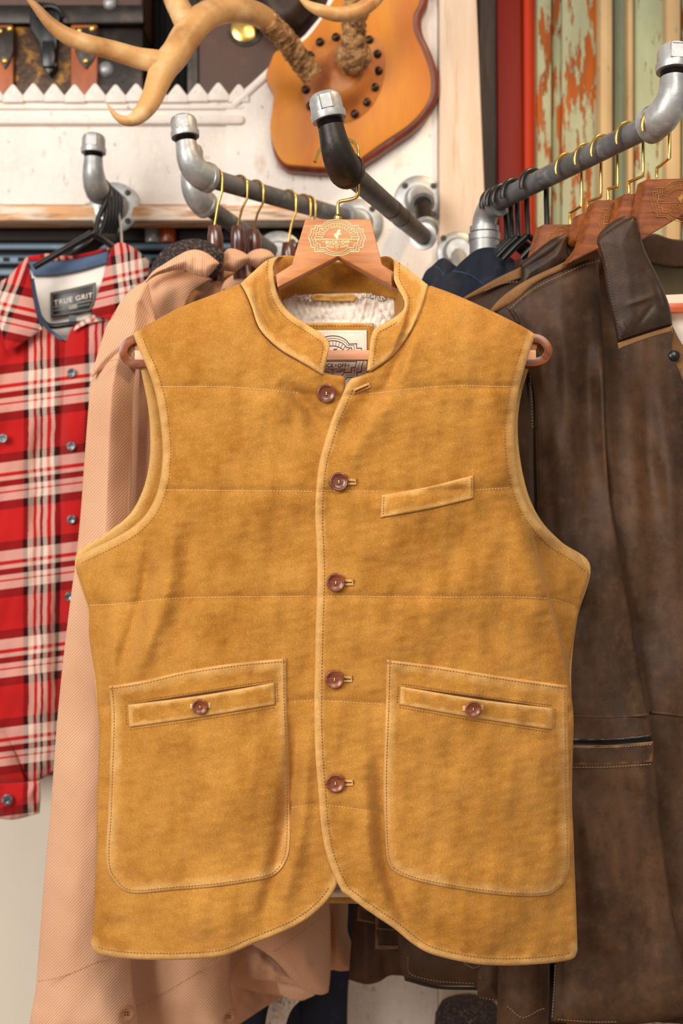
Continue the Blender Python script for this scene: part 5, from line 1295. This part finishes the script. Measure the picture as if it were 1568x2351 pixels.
# zip pocket
sheet('pocket_seam', [(1300, 1640), (1400, 1643), (1488, 1638)], [(1488, 1638), (1489, 1645)], [(1300, 1648), (1400, 1650), (1489, 1645)], [(1300, 1640), (1300, 1648)], lambda x, y: DB(x, y) - .0105, LEATHER, bj, 30, 5, .004, roll=.0015)
zp = sheet('pocket_zip', [(1300, 1694), (1400, 1694), (1497, 1686)], [(1497, 1686), (1498, 1702)], [(1300, 1710), (1400, 1711), (1498, 1702)], [(1300, 1694), (1300, 1710)], lambda x, y: DB(x, y) - .0105, BLACK, bj, 40, 8, .004, roll=.002)
dashes('zip_teeth', [cv([(1300, 1702), (1400, 1703), (1496, 1695)], 60)], lambda x, y: DB(x, y) - .012, IRON, zp, 4, 2.4, 6, .001)
pw = sheet('pocket_welt', [(1300, 1710), (1400, 1710), (1499, 1702)], [(1499, 1702), (1498, 1750)], [(1300, 1758), (1400, 1757), (1498, 1750)], [(1300, 1710), (1300, 1758)], lambda x, y: DB(x, y) - .0115, LEATHER2, bj, 50, 16, .004, roll=.002, wear=5)
dashes('welt_stitching', [cv([(1300, 1716), (1400, 1716), (1496, 1709)], 60), cv([(1300, 1762), (1400, 1761), (1498, 1754)], 60)], lambda x, y: DB(x, y) - .0125, STITCH_G, pw, 7, 4.6, 2, .001)
sheet('panel_seam', [(1492, 1632), (1530, 1636), (1600, 1646)], [(1600, 1646), (1600, 1652)], [(1492, 1639), (1530, 1642), (1600, 1652)], [(1492, 1632), (1492, 1639)], lambda x, y: DB(x, y) + .0255, LEATHER, bj, 20, 4, .002, roll=.001)

bj2 = thing('leather_jacket', 'brown leather jacket with dark collar, second on the right rail', 'jacket', tuple(W(1130, 2280, 1.52)), G_B)
D2b = plane(1.515, 0, 0, 1100, 1200, .003, 95)
sheet('front_panel', [(1062, 684), (1112, 656), (1150, 636), (1196, 616), (1260, 600)], [(1260, 600), (1250, 1200), (1150, 2140), (1152, 2230), (1150, 2302)], [(922, 2240), (1000, 2262), (1095, 2268), (1097, 2285), (1150, 2302)], [(1062, 684), (1000, 1000), (930, 1600), (912, 2150), (922, 2240)], D2b, LEATHER2, bj2, 60, 150, .008, bulge=.015, bb=.02, bw=.03, roll=.003)
sheet('shoulder_yoke', [(1062, 684), (1112, 655), (1150, 634), (1196, 613)], [(1196, 613), (1196, 640)], [(1064, 692), (1112, 672), (1150, 656), (1196, 640)], [(1062, 684), (1064, 692)], lambda x, y: D2b(x, y) - .017, SUEDE_TAN, bj2, 30, 12, .006, roll=.004)
sheet('collar', [(1197, 612), (1236, 586), (1272, 560), (1299, 541)], [(1299, 541), (1303, 570), (1306, 600)], [(1197, 656), (1240, 640), (1280, 616), (1306, 600)], [(1197, 612), (1197, 656)], plane(1.442, 0, 0, 1250, 600, .0008, 96, [], 60), DARKLEATHER, bj2, 40, 40, .006, roll=.005, rd=.006, bulge=.006, bw=.02)
tube('collar_roll', [W(1199, 614, 1.446), W(1236, 589, 1.446), W(1272, 563, 1.446), W(1299, 545, 1.45)], [.005, .0075, .008, .005], DARKLEATHER, bj2, 14, 24)
sheet('collar_inside', [(1299, 541), (1318, 552), (1334, 566)], [(1334, 566), (1320, 590)], [(1303, 590), (1320, 590)], [(1299, 541), (1303, 590)], 1.455, DARKLEATHER, bj2, 10, 10, .005)
dashes('seam_stitching', [cv([(1112, 668), (1150, 652), (1196, 645)], 40), cv([(936, 2196), (938, 2232), (945, 2238), (1000, 2252), (1090, 2258)], 60), cv([(1100, 2244), (1148, 2254)], 20), cv([(1100, 2290), (1148, 2298)], 20)], lambda x, y: D2b(x, y) - .017, STITCH_G, bj2, 7.4, 5, 2, .003)
sheet('hem_band', [(926, 2238), (1000, 2262), (1096, 2266)], [(1096, 2266), (1096, 2274)], [(930, 2252), (1000, 2270), (1096, 2274)], [(926, 2238), (930, 2252)], 1.54, BLACK, bj2, 30, 8, .006, roll=.003)
sheet('button_tab', [(1060, 2190), (1108, 2190)], [(1108, 2190), (1108, 2216), (1096, 2226)], [(1072, 2222), (1084, 2228), (1096, 2226)], [(1060, 2190), (1062, 2212), (1072, 2222)], 1.495, LEATHER, bj2, 16, 16, .004, roll=.002)
dashes('tab_stitching', [cv([(1066, 2210), (1076, 2217), (1086, 2222), (1098, 2220), (1106, 2212)], 20)], 1.494, STITCH_G, bj2, 6, 4, 1.8, .001)
sheet('sleeve', [(1098, 2100), (1160, 2100)], [(1160, 2100), (1164, 2200), (1150, 2301)], [(1096, 2280), (1120, 2294), (1150, 2301)], [(1098, 2100), (1094, 2200), (1096, 2280)], 1.50, LEATHER2, bj2, 20, 40, .004, bulge=.012, bb=.01, bw=.02)

bj3 = thing('leather_jacket', 'brown leather jacket with flapped cuff behind the vest hem, furthest on right rail', 'jacket', tuple(W(880, 2260, 1.6)), G_B)
sheet('body', [(1100, 660), (1135, 644), (1165, 616), (1194, 592), (1220, 600)], [(1220, 600), (1150, 1400), (920, 2120), (922, 2240)], [(800, 2249), (843, 2260), (870, 2254), (895, 2240), (922, 2240)], [(1100, 660), (980, 1000), (840, 1600), (812, 2080), (800, 2249)], plane(1.665, 0, 0, 900, 1500, .003, 97, [([(838, 2080), (842, 2250)], 12, .012), ([(880, 2190), (886, 2250)], 10, -.01)]), LEATHER2, bj3, 50, 150, .006, bulge=.016, bb=.02, bw=.03)
sheet('cuff_tab', [(822, 2080), (866, 2094)], [(866, 2094), (864, 2121)], [(820, 2114), (864, 2121)], [(822, 2080), (820, 2114)], 1.63, LEATHER, bj3, 14, 12, .004, roll=.002, wear=4)
sheet('pocket_flap', [(862, 2080), (900, 2100), (962, 2130)], [(962, 2130), (962, 2173)], [(861, 2179), (910, 2179), (962, 2173)], [(862, 2080), (861, 2179)], 1.62, LEATHER, bj3, 24, 24, .005, roll=.002, wear=5)
dashes('flap_stitching', [cv([(866, 2172), (910, 2173), (958, 2167)], 40), cv([(864, 2131), (890, 2134), (925, 2134)], 30), cv([(824, 2112), (858, 2118)], 20)], 1.618, STITCH_G, bj3, 7, 5.4, 2.4, .001)
sheet('cuff_edge', [(890, 2180), (960, 2176)], [(960, 2176), (962, 2190)], [(894, 2186), (930, 2194), (962, 2190)], [(890, 2180), (894, 2186)], 1.627, LEATHER2, bj3, 14, 8, .004, roll=.002)

# dark denim jackets at the back of the right rail
dj = thing('denim_jacket', 'dark indigo denim jacket, shoulder showing beside brown leather jackets', 'jacket', tuple(W(1090, 2000, 1.66)), 'dark denim jackets')
DJ = plane(1.578, 0, 0, 1100, 640, .003, 98, [([(1030, 630), (1000, 660)], 10, .006)], 60)
sheet('front_panel', [(980, 660), (1010, 640), (1042, 618), (1060, 600), (1097, 572), (1131, 568), (1148, 574), (1181, 597)], [(1181, 597), (1180, 800), (1150, 1400)], [(960, 1400), (1150, 1400)], [(980, 660), (970, 900), (960, 1400)], DJ, DENIM, dj, 50, 50, .004, bulge=.02, bb=.0, bw=.04)
DBL = layered('denim_thread', (70, 110, 140), [((40, 70, 96), 100, (1, 1, 1), .4, .7, .5)], .8)
dashes('shoulder_seam', [cv([(1040, 622), (1066, 626), (1082, 632), (1096, 642), (1112, 654)], 40)], lambda x, y: DJ(x, y) - .02, DBL, dj, 5, 4, 1.6, .002)
dj2 = thing('denim_jacket', 'dark indigo denim jacket, small folded shoulder nearest the flange', 'jacket', tuple(W(1010, 2000, 1.72)), 'dark denim jackets')
DJ2 = plane(1.615, 0, 0, 1100, 640, .003, 99, [([(1000, 606), (1020, 650)], 8, -.006)], 60)
sheet('front_panel', [(968, 642), (978, 622), (990, 612), (1017, 592), (1046, 610), (1064, 620)], [(1064, 620), (1060, 800), (1060, 1400)], [(950, 1400), (1060, 1400)], [(968, 642), (960, 900), (950, 1400)], DJ2, DENIM, dj2, 40, 40, .004, bulge=.02, bb=.0, bw=.03)
dashes('shoulder_seam', [cv([(996, 610), (1012, 620), (1020, 640)], 30)], lambda x, y: DJ2(x, y) - .02, DBL, dj2, 5, 4, 1.4, .002)

# ------------------------------------------------------------------ wooden hangers on the right rail
def plate_hanger(label, TL, TR, BR, APEX, ARML, BL, d, rot, hook_x, hook_at, emb=True, mat=WOODR):
    t = thing('cedar_hanger', label, 'hanger', tuple(W(hook_at[0], hook_at[1], d)), 'cedar hangers with gold emblem')
    poly = [TL, TR, BR, APEX, ARML, BL]
    bm = bmesh.new()
    dd = lambda p: d + rot * (p[0] - TL[0]) / F * d
    f = [bm.verts.new(W(p[0], p[1], dd(p))) for p in poly]
    thk = Vector((-0.35, 1, 0)).normalized() * 0.02
    b = [bm.verts.new(v.co + thk) for v in f]
    n = len(f)
    bm.faces.new(f); bm.faces.new(b[::-1])
    for i in range(n): bm.faces.new((f[i], b[i], b[(i + 1) % n], f[(i + 1) % n]))
    bmesh.ops.recalc_face_normals(bm, faces=bm.faces)
    bmesh.ops.bevel(bm, geom=list(bm.edges), offset=.0012, segments=2, affect='EDGES')
    bm_obj('neck_plate', bm, mat, t, True)
    e = W(hook_at[0], hook_at[1], dd(hook_at) + .008)
    wire_hook(rightrail, hook_x, e, BRASS, t, 0.002, 0.021, 0.35, 1)
    if emb:
        w_ = TR[0] - TL[0]
        s = w_ / 146.0
        cx0 = (TL[0] + TR[0]) / 2
        sy = s * 1.0
        emblem(lambda x, y: (lambda px, py: W(px, py, dd((px, py)) - .0012))(cx0 + (x - 690) / 8.25 * s, TL[1] + 4 + (y - 115) / 8.25 * 1.12), GOLDD, t, 11)
    return t
GOLDD = layered('worn_gold_foil', (170, 112, 54), [((226, 176, 104), 90, (1, 1, 1), .45, .65, .6)], 0.35, 0.8)
h1 = plate_hanger('cedar hanger with gold emblem on the zip-pocket leather jacket', (1485, 411), (1640, 408), (1664, 520), (1570, 493), (1470, 553), (1464, 517), 1.345, .12, 1506, (1508, 408))
bar('cross_bar', [W(1480, 709, 1.45), W(1640, 706, 1.45)], .0115, .012, WOODRB, h1, .001)
plate_hanger('cedar hanger, plate edge peeking behind the zip-pocket jacket hanger', (1434, 445), (1500, 444), (1504, 512), (1470, 530), (1440, 530), (1416, 514), 1.368, .12, 1446, (1444, 444), False)
h3 = plate_hanger('cedar hanger with tall plate above the dark glossy collar', (1370, 459), (1470, 459), (1474, 530), (1430, 545), (1306, 604), (1336, 566), 1.392, .12, 1388, (1396, 459))
plate_hanger('cedar hanger, narrow plain plate sliver between two emblem plates', (1334, 490), (1364, 490), (1362, 552), (1350, 560), (1330, 560), (1320, 552), 1.432, .12, 1350, (1350, 490), False)
plate_hanger('cedar hanger with broad emblem plate behind the second leather jacket', (1247, 515), (1332, 515), (1336, 560), (1290, 600), (1240, 620), (1226, 590), 1.474, .12, 1306, (1309, 515))
# black hangers at the far end of the right rail
for i, x in enumerate((1134, 1146, 1160, 1182, 1226)):
    g = thing('black_hanger', 'black wire-thin hanger crowded at the wall end of right rail', 'hanger', tuple(W(x + 20, 560, 1.62)), 'black hangers on the right rail')
    c = lerp_rail(rightrail, x)
    px, d = x, c.y
    e = W(x + 30, 552 - i * 4, d)
    wire_hook(rightrail, x, e, BLACK, g, .0038, .0205, 0.3)
    tube('hanger_arm', [e, e + Vector((-.014, 0.01, -.012)), e + Vector((-.03, 0.02, -.028))], .0045, BLACK, g, 8, 14)
    tube('hanger_arm', [e, e + Vector((.02, 0.01, -.012)), e + Vector((.05, 0.02, -.03))], .0045, BLACK, g, 8, 14)

# ------------------------------------------------------------------ things low behind the jackets
jn = thing('hanging_jeans', 'dark navy jeans hanging behind the tan jackets near the floor', 'jeans', tuple(W(680, 2500, 1.82)))
for (x0, x1, d) in ((520, 690, 1.82), (640, 832, 1.84)):
    sheet('trouser_leg', [(x0, 2040), (x1, 2040)], [(x1, 2040), (min(x1, 800), 2260), (min(x1, 800), 2500)], [(x0, 2500), (min(x1, 800), 2500)], [(x0, 2040), (x0, 2500)], plane(d, 0, 0, 600, 2300, .006, 101, [], 120), DENIM, jn, 24, 40, .004, bulge=.02, bb=.015, bw=.05)
fu = sheet('shearling_cuff', [(640, 2270), (670, 2280), (696, 2290)], [(696, 2290), (668, 2320), (646, 2390)], [(604, 2390), (646, 2390)], [(640, 2270), (618, 2310), (604, 2390)], plane(1.765, 0, 0, 640, 2320, .004, 102, [], 40), SHEAR, None, 40, 60, .008, bulge=.012, bb=.01, bw=.02, fine=lambda x, y: .003 * NZ(x, y, 14, 8) + .002 * NZ(x, y, 7, 9))
tag(fu, 'cream shearling lining edge dangling below the tan jackets', 'lining')
sh = pbox('trim_3', 985, 2462, 1160, 2490, 1.80, .14, PLANKW, None, .003); sh['kind'] = 'structure'
zs = W(0, 2462, 1.80).z
hc = Vector((W(1076, 0, 1.87).x, 1.87, zs + .0005))
ht = thing('felt_hat', 'dark felt hat with low round crown near the floor by white board', 'hat', tuple(hc))
lathe('crown', [(.058, .003), (.057, .03), (.055, .058), (.047, .074), (.030, .082), (.012, .084), (.0, .0842)], WOOLD, ht, hc, (0, 0, 1), 36)
lathe('brim', [(.0565, .0), (.068, .0), (.070, .003), (.0565, .004)], WOOLD, ht, hc, (0, 0, 1), 36)
